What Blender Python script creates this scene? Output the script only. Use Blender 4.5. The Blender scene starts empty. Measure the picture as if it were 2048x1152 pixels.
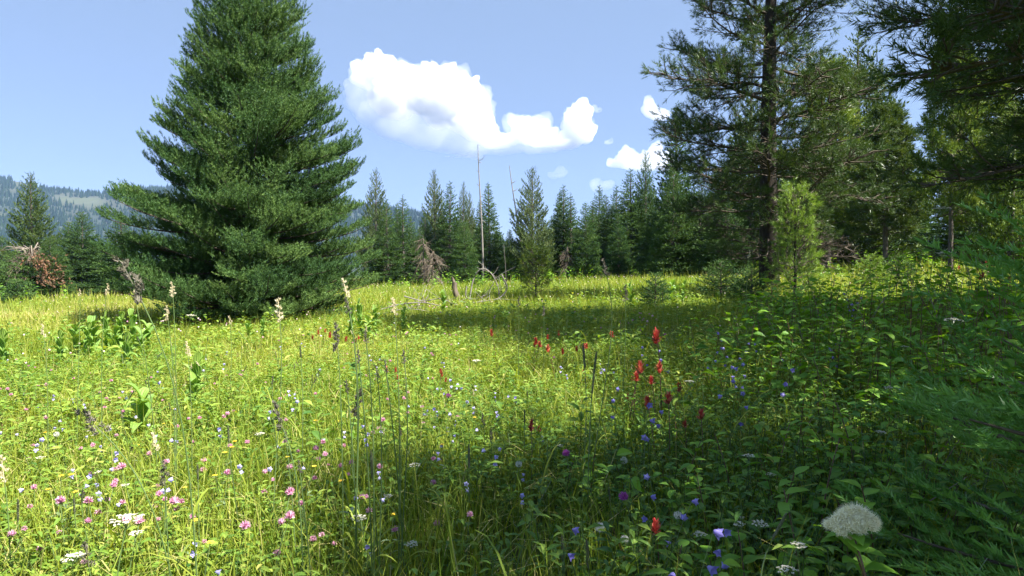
import bpy, math, random
import numpy as np
from mathutils import Vector, Matrix, noise as mnoise

S = bpy.context.scene
COL = S.collection
RAD = math.radians
# ------------------------------------------------------------------ camera, sky, sun, exposure
F_PX, CX, CY, PITCH, CAM_H = 1220.0, 1024.0, 576.0, math.atan(26/1220.0), 1.15
SUN_EL, SUN_PHI = 54.0, -28.0          # elevation, azimuth measured from +X towards +Y (degrees)

def vnoise(x, y, seed=0):
    x = np.asarray(x, float); y = np.asarray(y, float)
    xi = np.floor(x).astype(np.int64); yi = np.floor(y).astype(np.int64)
    fx = x-xi; fy = y-yi
    fx = fx*fx*(3-2*fx); fy = fy*fy*(3-2*fy)
    def h(a, b):
        n = (a*374761393 + b*668265263 + seed*974634777) & 0xffffffff
        n = ((n ^ (n >> 13))*1274126177) & 0xffffffff
        n = n ^ (n >> 16)
        return (n & 0xffff)/65535.0
    return (h(xi, yi)*(1-fx)+h(xi+1, yi)*fx)*(1-fy)+(h(xi, yi+1)*(1-fx)+h(xi+1, yi+1)*fx)*fy
def fbm(x, y, seed=0, o=4):
    s = 0; a = .5; t = 0
    for i in range(o):
        s = s+a*vnoise(np.asarray(x)*2**i, np.asarray(y)*2**i, seed+i*17); t += a; a *= .5
    return s/t

def tz(x, y):
    x = np.asarray(x, float); y = np.asarray(y, float)
    zy = .0165*60*np.tanh(np.maximum(y, 0)/60)
    zx = np.where(x > 0, .05, .03)*40*np.tanh(x/40)
    r = np.hypot(x, y)
    bump = (fbm(x/5, y/5, 3)-.5)*.16*np.clip(r/6, 0, 1) + (fbm(x/16, y/16, 9)-.5)*.5*np.clip((r-10)/20, 0, 1)
    return zy+zx+bump*np.clip((400-r)/300, .2, 1)
def tz1(x, y): return float(tz(np.array([x]), np.array([y]))[0])

CAMZ = tz1(0, 0)+CAM_H
cam = bpy.data.objects.new('camera', bpy.data.cameras.new('camera'))
COL.objects.link(cam)
cam.location = (0, 0, CAMZ); cam.rotation_euler = (math.pi/2-PITCH, 0, 0)
cam.data.sensor_width = 36; cam.data.lens = 36*F_PX/2048
cam.data.clip_start = .05; cam.data.clip_end = 20000
S.camera = cam

def ray(px, py):
    a = (px-CX)/F_PX; b = -(py-CY)/F_PX
    c, s = math.cos(PITCH), math.sin(PITCH)
    d = np.array([a, c+b*s, -s+b*c])
    return d/d[1]                      # unit step in depth (y)
def at(px, d):                         # ground point below picture column px at depth d
    r = ray(px, 560); x = r[0]*d
    return x, d, tz1(x, d)
def hit(px, py, h=0.0):                # ground point whose h-high top is seen at (px, py)
    r = ray(px, py)
    t = np.concatenate([np.linspace(.5, 12, 600), np.linspace(12, 120, 1500)])
    f = CAMZ+r[2]*t - (tz(r[0]*t, t)+h)
    k = np.argmax(f < 0) if (f < 0).any() else len(t)-1
    return r[0]*t[k], t[k], tz1(r[0]*t[k], t[k])
def top_h(px, py, d):                  # height above ground of a point seen at (px,py) at depth d
    r = ray(px, py)
    return CAMZ+r[2]*d - tz1(r[0]*d, d)

W = bpy.data.worlds.new('World'); S.world = W; W.use_nodes = True
wn = W.node_tree; bg = wn.nodes['Background']
sky = wn.nodes.new('ShaderNodeTexSky'); sky.sky_type = 'NISHITA'; sky.sun_disc = False
sky.sun_elevation = RAD(SUN_EL); sky.sun_rotation = RAD(90-SUN_PHI)
sky.altitude = 1600; sky.air_density = 1.0; sky.dust_density = .55; sky.ozone_density = 3.5
tint = wn.nodes.new('ShaderNodeMix'); tint.data_type = 'RGBA'; tint.blend_type = 'MULTIPLY'; tint.inputs[0].default_value = 1
tint.inputs[7].default_value = (1.0, .95, 1.0, 1)
flat = wn.nodes.new('ShaderNodeMix'); flat.data_type = 'RGBA'; flat.inputs[0].default_value = .8
flat.inputs[7].default_value = (.84, 1.15, 1.6, 1)          # summer haze high in the air evens the sky out
wn.links.new(sky.outputs[0], tint.inputs[6]); wn.links.new(tint.outputs[2], flat.inputs[6]); wn.links.new(flat.outputs[2], bg.inputs[0]); bg.inputs[1].default_value = .1
sl = bpy.data.lights.new('sun', 'SUN'); sl.energy = 4.8; sl.angle = RAD(.55); sl.color = (1, .95, .86)
sun = bpy.data.objects.new('sun', sl); COL.objects.link(sun)
SD = Vector((math.cos(RAD(SUN_PHI))*math.cos(RAD(SUN_EL)), math.sin(RAD(SUN_PHI))*math.cos(RAD(SUN_EL)), math.sin(RAD(SUN_EL))))
sun.rotation_euler = (-SD).to_track_quat('-Z', 'Y').to_euler(); sun.location = (20, 5, 30)
S.view_settings.view_transform = 'Standard'; S.view_settings.look = 'None'
S.view_settings.gamma = 1; S.view_settings.exposure = 2.0
S.view_settings.use_curve_mapping = False
cy = S.cycles
cy.max_bounces = 10; cy.diffuse_bounces = 6; cy.glossy_bounces = 2; cy.transmission_bounces = 4
cy.transparent_max_bounces = 8; cy.volume_bounces = 6; cy.use_denoising = True
cy.caustics_reflective = False; cy.caustics_refractive = False
cy.use_adaptive_sampling = True; cy.adaptive_threshold = .02

# ------------------------------------------------------------------ helpers
def tag(o, label=None, cat=None, group=None, kind=None):
    if label: o['label'] = label
    if cat: o['category'] = cat
    if group: o['group'] = group
    if kind: o['kind'] = kind
    return o
def link(o, parent=None):
    COL.objects.link(o)
    if parent: o.parent = parent
    return o
def empty(name, loc, rz=0, sc=1):
    o = bpy.data.objects.new(name, None); o.empty_display_size = .2
    o.location = loc; o.rotation_euler.z = rz; o.scale = (sc,)*3
    return link(o)
def dup(o, parent=None):
    c = o.copy(); COL.objects.link(c)
    if parent: c.parent = parent
    for ch in o.children: dup(ch, c)
    return c

class G:
    """collects triangles with a per-point tone and a per-face material index"""
    def __init__(s): s.V = []; s.F = []; s.T = []; s.M = []; s.n = 0
    def add(s, vf, tone=.5, mi=0):
        v, f = vf
        v = np.asarray(v, np.float32).reshape(-1, 3); f = np.asarray(f, np.int32).reshape(-1, 3)
        s.V.append(v); s.F.append(f+s.n); s.n += len(v)
        s.T.append(np.broadcast_to(np.asarray(tone, np.float32), (len(v),)))
        s.M.append(np.full(len(f), mi, np.int32)); return s
    def mesh(s, name, mats, smooth=False):
        V = np.concatenate(s.V); F = np.concatenate(s.F); T = np.concatenate(s.T); M = np.concatenate(s.M)
        m = bpy.data.meshes.new(name)
        m.vertices.add(len(V)); m.vertices.foreach_set('co', V.ravel())
        m.loops.add(len(F)*3); m.loops.foreach_set('vertex_index', F.ravel())
        m.polygons.add(len(F)); m.polygons.foreach_set('loop_start', np.arange(0, len(F)*3, 3, dtype=np.int32))
        m.polygons.foreach_set('material_index', M)
        m.polygons.foreach_set('use_smooth', np.full(len(F), smooth))
        a = m.attributes.new('tone', 'FLOAT', 'POINT'); a.data.foreach_set('value', np.ascontiguousarray(T, np.float32))
        for k in (mats if isinstance(mats, (list, tuple)) else [mats]): m.materials.append(k)
        m.update(); return m
    def obj(s, name, mats, parent=None, smooth=False):
        return link(bpy.data.objects.new(name, s.mesh(name, mats, smooth)), parent)

def nrm(a): return a/np.maximum(np.linalg.norm(a, axis=-1, keepdims=True), 1e-9)
def frames(Tn):
    ref = np.where(np.abs(Tn[..., 2:3]) > .93, np.array([1., 0, 0]), np.array([0, 0, 1.]))
    U = nrm(np.cross(Tn, ref)); return U, np.cross(Tn, U)*-1
def tubes(P, R, sides=4, cap=False):
    """P (n,k,3) centre lines, R (n,k) or (k,) radii"""
    P = np.asarray(P, float)
    if P.ndim == 2: P = P[None]
    n, k, _ = P.shape
    R = np.broadcast_to(np.asarray(R, float), (n, k))
    Tn = nrm(np.gradient(P, axis=1)); U, Wv = frames(Tn)
    a = np.arange(sides)*2*np.pi/sides
    ring = P[:, :, None]+R[:, :, None, None]*(np.cos(a)[:, None]*U[:, :, None]+np.sin(a)[:, None]*Wv[:, :, None])
    V = ring.reshape(-1, 3)
    b = (np.arange(n)[:, None, None]*k+np.arange(k-1)[None, :, None])*sides
    i = np.arange(sides); j = (i+1) % sides
    q = np.stack([np.broadcast_to(b+i, (n, k-1, sides)), np.broadcast_to(b+j, (n, k-1, sides)),
                  np.broadcast_to(b+sides+j, (n, k-1, sides)), np.broadcast_to(b+sides+i, (n, k-1, sides))], -1).reshape(-1, 4)
    return V, np.concatenate([q[:, [0, 1, 2]], q[:, [0, 2, 3]]])
def ribbons(P, Wd, Sd):
    """blades: P (n,k,3), half widths Wd (n,k) or (k,) (last one is the tip), side vectors (n,3) or (n,k,3)"""
    P = np.asarray(P, float); n, k, _ = P.shape
    Wd = np.broadcast_to(np.asarray(Wd, float), (n, k))
    Sd = np.asarray(Sd, float)
    if Sd.ndim == 2: Sd = Sd[:, None]
    L = P[:, :-1]-Sd*Wd[:, :-1, None] if Sd.shape[1] == 1 else P[:, :-1]-Sd[:, :-1]*Wd[:, :-1, None]
    Rr = P[:, :-1]+Sd*Wd[:, :-1, None] if Sd.shape[1] == 1 else P[:, :-1]+Sd[:, :-1]*Wd[:, :-1, None]
    V = np.concatenate([np.stack([L, Rr], 2).reshape(n, -1, 3), P[:, -1:]], 1)
    m = 2*(k-1)+1; f = []
    for i in range(k-2): f += [(2*i, 2*i+1, 2*i+3), (2*i, 2*i+3, 2*i+2)]
    f.append((2*(k-2), 2*(k-2)+1, m-1))
    Fc = np.arange(n)[:, None, None]*m+np.array(f)[None]
    return V.reshape(-1, 3), Fc.reshape(-1, 3)
def leaves(P, Wd, Sd, Nv, fold=.3):
    """folded leaves: P (n,k,3), half widths (n,k)|(k,), side (n,3), normal (n,3)"""
    P = np.asarray(P, float); n, k, _ = P.shape
    Wd = np.broadcast_to(np.asarray(Wd, float), (n, k))[..., None]
    Sd = Sd[:, None]; Nv = Nv[:, None]
    V = np.stack([P-Sd*Wd+Nv*Wd*fold, P, P+Sd*Wd+Nv*Wd*fold], 2).reshape(-1, 3)
    f = []
    for i in range(k-1):
        for s in (0, 1):
            a = 3*i+s; f += [(a, a+1, a+4), (a, a+4, a+3)]
    return V, (np.arange(n)[:, None, None]*3*k+np.array(f)[None]).reshape(-1, 3)
def place(tpl, O, X, sc=1., roll=None, up=None):
    """copies of template (v,f) with +X turned to X (m,3), at O (m,3)"""
    v, f = tpl; v = np.asarray(v); m = len(O)
    X = nrm(np.asarray(X, float)); U, Wv = frames(X)
    if roll is not None:
        c, s = np.cos(roll)[:, None], np.sin(roll)[:, None]
        U, Wv = U*c+Wv*s, Wv*c-U*s
    sc = np.broadcast_to(np.asarray(sc, float), (m,))[:, None, None]
    R = np.stack([X, U, Wv], 1)                       # rows
    V = np.asarray(O)[:, None]+sc*np.einsum('nk,mkj->mnj', v, R)
    Fc = np.arange(m)[:, None, None]*len(v)+f[None]
    return V.reshape(-1, 3), Fc.reshape(-1, 3)
def sphere_tpl(nu=8, nv=6):
    V = [(0, 0, -1)]
    for i in range(1, nv):
        t = math.pi*(i/nv-.5)
        for j in range(nu):
            a = 2*math.pi*j/nu; V.append((math.cos(a)*math.cos(t), math.sin(a)*math.cos(t), math.sin(t)))
    V.append((0, 0, 1)); f = []
    for j in range(nu):
        f.append((0, 1+(j+1) % nu, 1+j)); b = 1+(nv-2)*nu; f.append((b+j, b+(j+1) % nu, len(V)-1))
    for i in range(nv-2):
        for j in range(nu):
            a = 1+i*nu+j; b = 1+i*nu+(j+1) % nu; f += [(a, b, b+nu), (a, b+nu, a+nu)]
    return np.array(V), np.array(f)
SPH = sphere_tpl()
def rdir(rng, n):
    v = rng.normal(size=(n, 3)); return nrm(v)

# ------------------------------------------------------------------ materials
def nodes(name):
    m = bpy.data.materials.new(name); m.use_nodes = True
    t = m.node_tree; t.nodes.clear()
    out = t.nodes.new('ShaderNodeOutputMaterial')
    return m, t, out
def ramp(t, cols):
    r = t.nodes.new('ShaderNodeValToRGB'); e = r.color_ramp.elements
    n = len(cols)
    while len(e) < n: e.new(.5)
    for i, c in enumerate(cols):
        e[i].position = i/(n-1) if n > 1 else 0; e[i].color = (*c, 1)
    return r
def leaf_mat(name, cols, trans=.4, tcol=(1.25, 1.2, .5), gloss=.025, rough=.5, var=.12):
    m, t, out = nodes(name); N = t.nodes.new; Lk = t.links.new
    a = N('ShaderNodeAttribute'); a.attribute_name = 'tone'
    oi = N('ShaderNodeObjectInfo')
    ma = N('ShaderNodeMath'); ma.operation = 'MULTIPLY_ADD'; ma.inputs[1].default_value = var*2
    Lk(oi.outputs['Random'], ma.inputs[0])
    sb = N('ShaderNodeMath'); sb.operation = 'SUBTRACT'; Lk(a.outputs['Fac'], sb.inputs[0]); sb.inputs[1].default_value = var
    Lk(sb.outputs[0], ma.inputs[2])
    r = ramp(t, cols); Lk(ma.outputs[0], r.inputs[0])
    d = N('ShaderNodeBsdfDiffuse'); Lk(r.outputs[0], d.inputs[0])
    tr = N('ShaderNodeBsdfTranslucent')
    mu = N('ShaderNodeMix'); mu.data_type = 'RGBA'; mu.blend_type = 'MULTIPLY'; mu.inputs[0].default_value = 1
    Lk(r.outputs[0], mu.inputs[6]); mu.inputs[7].default_value = (*tcol, 1)
    Lk(mu.outputs[2], tr.inputs[0])
    mx = N('ShaderNodeMixShader'); mx.inputs[0].default_value = trans
    Lk(d.outputs[0], mx.inputs[1]); Lk(tr.outputs[0], mx.inputs[2])
    last = mx
    if gloss:
        g = N('ShaderNodeBsdfGlossy'); g.inputs['Roughness'].default_value = rough; g.inputs[0].default_value = (1, 1, 1, 1)
        lw = N('ShaderNodeLayerWeight'); lw.inputs[0].default_value = .3
        mm = N('ShaderNodeMath'); mm.operation = 'MULTIPLY_ADD'; mm.inputs[1].default_value = gloss*2; mm.inputs[2].default_value = gloss*.4
        Lk(lw.outputs['Fresnel'], mm.inputs[0])
        m2 = N('ShaderNodeMixShader'); Lk(mm.outputs[0], m2.inputs[0]); Lk(mx.outputs[0], m2.inputs[1]); Lk(g.outputs[0], m2.inputs[2]); last = m2
    Lk(last.outputs[0], out.inputs[0])
    return m
def bark_mat(name, c1, c2, scale=14, bump=.6):
    m, t, out = nodes(name); N = t.nodes.new; Lk = t.links.new
    tc = N('ShaderNodeTexCoord'); mp = N('ShaderNodeMapping'); mp.inputs['Scale'].default_value = (1, 1, .22)
    Lk(tc.outputs['Object'], mp.inputs[0])
    nz = N('ShaderNodeTexNoise'); nz.inputs['Scale'].default_value = scale; nz.inputs['Detail'].default_value = 6; nz.inputs['Roughness'].default_value = .7
    Lk(mp.outputs[0], nz.inputs[0])
    r = ramp(t, [c1, tuple((a+b)/2 for a, b in zip(c1, c2)), c2]); r.color_ramp.elements[0].position = .3; r.color_ramp.elements[2].position = .75
    Lk(nz.outputs[0], r.inputs[0])
    b = N('ShaderNodeBump'); b.inputs['Strength'].default_value = bump; b.inputs['Distance'].default_value = .03; Lk(nz.outputs[0], b.inputs['Height'])
    p = N('ShaderNodeBsdfPrincipled'); p.inputs['Roughness'].default_value = .9; p.inputs['Specular IOR Level'].default_value = .15
    Lk(r.outputs[0], p.inputs['Base Color']); Lk(b.outputs[0], p.inputs['Normal']); Lk(p.outputs[0], out.inputs[0])
    return m

M = {}
M['fir'] = leaf_mat('fir_needles', [(.028, .07, .025), (.064, .13, .038), (.135, .215, .058)], .2, (1.1, 1.15, .6), .01, .6)
M['farfir'] = leaf_mat('far_fir_needles', [(.032, .072, .024), (.062, .122, .033), (.11, .185, .046)], .2, (1.1, 1.1, .6), .012, .6)
M['distantfir'] = leaf_mat('distant_forest', [(.012, .026, .016), (.02, .04, .022), (.03, .055, .026)], .05, (1, 1, 1), 0, .6, 0)
M['grovefir'] = leaf_mat('grove_fir_needles', [(.05, .1, .03), (.09, .16, .04), (.14, .22, .055)], .4, (1.15, 1.1, .5), .01, .6)
M['pine'] = leaf_mat('pine_needles', [(.03, .064, .02), (.06, .108, .028), (.115, .16, .042)], .25, (1.2, 1.1, .5), .02, .5)
M['palepine'] = leaf_mat('pale_pine_needles', [(.055, .09, .038), (.1, .145, .05), (.16, .19, .07)], .2, (1.1, 1.1, .6), .012, .6)
M['yellowpine'] = leaf_mat('yellow_pine_needles', [(.075, .14, .03), (.145, .225, .042), (.27, .31, .068)], .34, (1.2, 1.1, .5), .015, .5)
M['youngpine'] = leaf_mat('young_pine_needles', [(.09, .165, .028), (.16, .265, .045), (.25, .35, .075)], .35, (1.2, 1.15, .5), .02, .5)
M['nearfir'] = leaf_mat('near_fir_needles', [(.07, .18, .035), (.13, .29, .05), (.22, .4, .08)], .25, (1.1, 1.15, .6), .03, .5)
M['deadneedle'] = leaf_mat('dead_needles', [(.12, .08, .05), (.2, .12, .07), (.27, .13, .07)], .2, (1.1, 1, .8), .02, .6)
M['grass'] = leaf_mat('grass_blades', [(.075, .15, .02), (.185, .265, .028), (.32, .345, .058), (.5, .44, .2)], .45, (1.3, 1.25, .4), .01, .5, 0)
M['forb'] = leaf_mat('forb_leaves', [(.05, .13, .02), (.13, .235, .03), (.25, .34, .05), (.42, .38, .1)], .4, (1.3, 1.25, .4), .012, .5, 0)
M['lush'] = leaf_mat('shrub_leaves', [(.065, .18, .02), (.16, .33, .028), (.29, .46, .05)], .4, (1.3, 1.25, .4), .012, .5)
M['lily'] = leaf_mat('corn_lily_leaves', [(.085, .19, .03), (.18, .32, .055), (.33, .44, .1)], .4, (1.3, 1.2, .45), .02, .5)
M['stem'] = leaf_mat('green_stems', [(.06, .11, .03), (.1, .16, .045), (.17, .2, .07)], .1, (1, 1, 1), .05, .5)
M['redstem'] = leaf_mat('red_stems', [(.09, .04, .025), (.14, .07, .04), (.12, .12, .05)], .1, (1, 1, 1), .05, .5)
M['clover'] = leaf_mat('clover_petals', [(.42, .14, .28), (.66, .34, .48), (.84, .64, .7)], .3, (1.1, .9, 1), .03, .5)
M['cloverpale'] = leaf_mat('pale_petals', [(.62, .3, .45), (.75, .62, .6), (.8, .76, .62)], .3, (1.1, .95, 1), 0, .5)
M['purple'] = leaf_mat('purple_clover_petals', [(.22, .03, .22), (.36, .07, .33), (.55, .2, .46)], .3, (1.1, .9, 1), .03, .5)
M['bell'] = leaf_mat('harebell_petals', [(.28, .25, .6), (.42, .38, .76), (.62, .58, .85)], .35, (1, 1, 1.1), .03, .5)
M['deepbell'] = leaf_mat('deep_blue_petals', [(.14, .12, .42), (.24, .2, .56), (.38, .34, .68)], .35, (1, 1, 1.1), .03, .5)
M['red'] = leaf_mat('paintbrush_bracts', [(.2, .07, .04), (.47, .05, .045), (.68, .24, .14)], .25, (1.1, .8, .7), .02, .5, .2)
M['white'] = leaf_mat('white_petals', [(.42, .39, .26), (.56, .53, .4), (.66, .64, .54)], .25, (1, 1, .95), .03, .5)
M['cream'] = leaf_mat('cream_florets', [(.5, .42, .25), (.68, .6, .4), (.8, .74, .56)], .3, (1, 1, .9), .03, .5)
M['fluff'] = leaf_mat('seed_fluff', [(.6, .58, .52), (.76, .75, .7), (.85, .85, .82)], .4, (1, 1, 1), .0, .5)
M['yellow'] = leaf_mat('yellow_petals', [(.7, .42, .02), (.8, .58, .03), (.85, .7, .1)], .3, (1, 1, .8), .03, .5)
M['seedgreen'] = leaf_mat('green_seed_heads', [(.09, .11, .06), (.16, .18, .1), (.27, .27, .18)], .2, (1, 1, .9), .03, .6)
M['seeddark'] = leaf_mat('dark_seed_heads', [(.06, .06, .04), (.12, .11, .08), (.22, .2, .15)], .15, (1, 1, .9), .03, .6)
M['bark'] = bark_mat('dark_pine_bark', (.014, .011, .009), (.06, .05, .042), 12)
M['firbark'] = bark_mat('fir_bark', (.05, .04, .033), (.16, .14, .12), 16)
M['twig'] = bark_mat('pine_twigs', (.035, .028, .022), (.14, .115, .09), 20, .2)
M['deadtwig'] = bark_mat('dead_twigs', (.09, .075, .06), (.26, .22, .18), 20, .2)
M['browntwig'] = bark_mat('brown_dead_twigs', (.07, .055, .042), (.2, .165, .125), 20, .2)
M['snag'] = bark_mat('bleached_wood', (.13, .118, .105), (.29, .27, .24), 18, .4)

# ------------------------------------------------------------------ ground, hills, far forest, haze
def build_ground():
    rr = np.concatenate([[0], np.geomspace(.4, 1750, 120)]); na = 240
    a = np.arange(na)*2*np.pi/na
    X = rr[1:, None]*np.sin(a); Y = rr[1:, None]*np.cos(a)
    V = np.concatenate([[[0, 0, tz1(0, 0)]], np.stack([X, Y, tz(X, Y)], -1).reshape(-1, 3)])
    j = np.arange(na); k = (j+1) % na
    f = [np.stack([np.zeros(na, int), 1+k, 1+j], 1)]
    for i in range(len(rr)-2):
        b = 1+i*na; c = b+na
        f += [np.stack([b+j, b+k, c+k], 1), np.stack([b+j, c+k, c+j], 1)]
    m, t, out = nodes('meadow_soil'); N = t.nodes.new; Lk = t.links.new
    tc = N('ShaderNodeTexCoord')
    nz = N('ShaderNodeTexNoise'); nz.inputs['Scale'].default_value = 7; nz.inputs['Detail'].default_value = 9; nz.inputs['Roughness'].default_value = .72
    Lk(tc.outputs['Object'], nz.inputs[0])
    r = ramp(t, [(.035, .028, .016), (.06, .075, .02), (.1, .13, .03), (.2, .17, .07)])
    for e, p in zip(r.color_ramp.elements, (.25, .45, .6, .85)): e.position = p
    Lk(nz.outputs[0], r.inputs[0])
    b = N('ShaderNodeBump'); b.inputs['Distance'].default_value = .05; Lk(nz.outputs[0], b.inputs['Height'])
    p = N('ShaderNodeBsdfPrincipled'); p.inputs['Roughness'].default_value = .95; p.inputs['Specular IOR Level'].default_value = .1
    Lk(r.outputs[0], p.inputs['Base Color']); Lk(b.outputs[0], p.inputs['Normal']); Lk(p.outputs[0], out.inputs[0])
    tag(G().add((V, np.concatenate(f))).obj('ground', m, smooth=True), kind='structure')
build_ground()

HILL_D = 1300.0
def hill_z(x, y):
    """height of the far ridge; crest line runs across at depth HILL_D"""
    px = CX+x/np.maximum(y, 1)*F_PX
    crest = np.interp(px, [-900, -500, -150, 0, 40, 90, 140, 200, 280, 420, 560, 700, 840, 930, 1020, 1150, 1500, 2100, 2900],
                          [330, 345, 350, 356, 362, 380, 384, 388, 379, 372, 380, 405, 428, 452, 490, 515, 528, 530, 530])
    zc = (550-crest)/F_PX*HILL_D+CAMZ
    u = np.clip((y-650)/(HILL_D-650), 0, 1.4)
    prof = np.where(u < 1, u**1.25, 1-(u-1)*1.2)
    rough = (fbm(x/170, y/170, 21, 5)-.5)*70*np.clip(u*2, 0, 1)*np.clip(np.abs(1-u)*4+.1, 0, 1)+(fbm(x/30, y/30, 5, 3)-.5)*8
    return zc*prof+rough*np.clip(zc/120, 0, 1)-1.5*(1-u)
def clear_amt(x, y, z):                # open slopes: pale grass and rock
    px = CX+x/y*F_PX; py = 550-(z-CAMZ)/y*F_PX
    c = np.exp(-(((px-185)/40)**2+((py-405)/11)**2))*1.3+np.exp(-(((px-130)/25)**2+((py-398)/11)**2))*1.1+np.exp(-(((px-40)/22)**2+((py-372)/10)**2))*1.2
    c = c+np.exp(-(((px-8)/14)**2+((py-432)/6)**2))*.9
    return c+(fbm(x/60, y/60, 33, 4)-.5)*1.1
def build_hills():
    nx, ny = 420, 70
    X = np.linspace(-1500, 1500, nx)[None, :]*np.ones((ny, 1))
    Y = np.linspace(640, 1560, ny)[:, None]*np.ones((1, nx))
    Z = hill_z(X, Y)
    V = np.stack([X, Y, Z], -1).reshape(-1, 3)
    i = np.arange(ny-1)[:, None]*nx+np.arange(nx-1)[None]
    f = np.concatenate([np.stack([i, i+1, i+nx+1], -1).reshape(-1, 3), np.stack([i, i+nx+1, i+nx], -1).reshape(-1, 3)])
    tone = np.clip(clear_amt(X, Y, Z), 0, 1).ravel()
    m, t, out = nodes('hill_slope'); N = t.nodes.new; Lk = t.links.new
    a = N('ShaderNodeAttribute'); a.attribute_name = 'tone'
    r = ramp(t, [(.018, .032, .02), (.034, .043, .025), (.05, .064, .032)]); Lk(a.outputs['Fac'], r.inputs[0])
    p = N('ShaderNodeBsdfPrincipled'); p.inputs['Roughness'].default_value = .95; Lk(r.outputs[0], p.inputs['Base Color']); Lk(p.outputs[0], out.inputs[0])
    tag(G().add((V, f), tone).obj('hills', m, smooth=True), kind='structure')
    rng = np.random.default_rng(4)
    n = 30000
    x = rng.uniform(-1350, 700, n); y = rng.uniform(720, 1350, n); z = hill_z(x, y)
    ok = (clear_amt(x, y, z)+rng.normal(0, .2, n) < .5) & (z > 6) & (x/y > -1.05) & (x/y < .35)
    x, y, z = x[ok], y[ok], z[ok]; n = len(x)
    h = rng.uniform(6, 13, n); w = h*rng.uniform(.16, .26, n)
    k = 5; a = np.arange(k)*2*np.pi/k+rng.uniform(0, 6, n)[:, None]
    P = np.stack([x[:, None]+w[:, None]*np.cos(a), y[:, None]+w[:, None]*np.sin(a), np.broadcast_to(z[:, None], (n, k))-.5], -1)
    V = np.concatenate([P, np.stack([x, y, z+h], -1)[:, None]], 1).reshape(-1, 3)
    f = np.array([(i, (i+1) % k, k) for i in range(k)])
    f = (np.arange(n)[:, None, None]*(k+1)+f[None]).reshape(-1, 3)
    o = G().add((V, f), np.repeat(rng.uniform(.1, .8, n), k+1)).obj('far_forest', M['distantfir'])
    tag(o, 'distant blue green conifer forest covering the hazy ridge', 'forest', kind='stuff')
build_hills()

def build_haze():
    x0, x1, y0, y1, z0, z1 = -1900, 1900, -1900, 1900, -6.0, 315.0
    V = np.array([(x, y, z) for z in (z0, z1) for y in (y0, y1) for x in (x0, x1)])
    f = [(0, 2, 3), (0, 3, 1), (4, 5, 7), (4, 7, 6), (0, 1, 5), (0, 5, 4), (2, 6, 7), (2, 7, 3), (0, 4, 6), (0, 6, 2), (1, 3, 7), (1, 7, 5)]
    m, t, out = nodes('haze_air')
    p = t.nodes.new('ShaderNodeVolumePrincipled'); p.inputs['Color'].default_value = (.36, .52, 1, 1)
    p.inputs['Density'].default_value = .00013; p.inputs['Anisotropy'].default_value = .1
    t.links.new(p.outputs[0], out.inputs['Volume'])
    o = G().add((V, f)).obj('haze', m)
    tag(o, 'thin blue summer haze in the air', 'haze', kind='stuff')
HAZE = True
if HAZE: build_haze()

# ------------------------------------------------------------------ conifer shapes
def shoot_tpl(rng, n, nl, w, ang=.85, lift=.25, flat=.75, tip=3):
    """a needle shoot along +X, unit length: n needles of length nl, width w"""
    t = np.concatenate([rng.uniform(.02, .95, n), np.full(tip, .92)])
    a = np.concatenate([rng.uniform(ang*.75, ang*1.2, n), rng.uniform(.1, .45, tip)])
    ro = rng.uniform(0, 2*np.pi, n+tip)
    d = np.stack([np.cos(a), np.sin(a)*np.cos(ro), np.sin(a)*np.sin(ro)*flat+lift*np.sin(a)], 1)
    L = nl*rng.uniform(.75, 1.15, n+tip)
    b = np.stack([t, 0*t, 0*t], 1)
    s = nrm(np.cross(d, rdir(rng, n+tip)))*w/2
    P = np.stack([b, b+d*L[:, None]*.5, b+d*L[:, None]], 1)
    return ribbons(P, np.array([.6, 1., 0]), s) if False else (np.stack([b-s, b+s, b+d*L[:, None]], 1).reshape(-1, 3), np.arange(3*(n+tip)).reshape(-1, 3))
rg = np.random.default_rng(11)
SH_FINE = [shoot_tpl(rg, 14, .3, .1) for _ in range(6)]
SH_FIR = [shoot_tpl(rg, 11, .36, .13) for _ in range(6)]
SH_COARSE = [shoot_tpl(rg, 8, .42, .19) for _ in range(6)]
SH_PAD = [shoot_tpl(rg, 24, .32, .066, .95, .2, .9, 5) for _ in range(6)]
SH_NEAR = [shoot_tpl(rg, 66, .18, .034, 1.05, .3, .4, 8) for _ in range(5)]
SH_TUFT = [shoot_tpl(rg, 15, .75, .085, .8, .0, 1.) for _ in range(6)]
SH_TUFTC = [shoot_tpl(rg, 10, .75, .15, .8, .0, 1.) for _ in range(6)]

def put_shoots(g, tpls, O, D, sc, tone, rng, mi=0):
    O = np.asarray(O); k = rng.integers(0, len(tpls), len(O))
    for i, tp in enumerate(tpls):
        q = k == i
        if q.any():
            nv = len(tp[0])
            g.add(place(tp, O[q], D[q], sc[q], rng.uniform(-.5, .5, q.sum())), np.repeat(tone[q], nv), mi)

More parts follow.
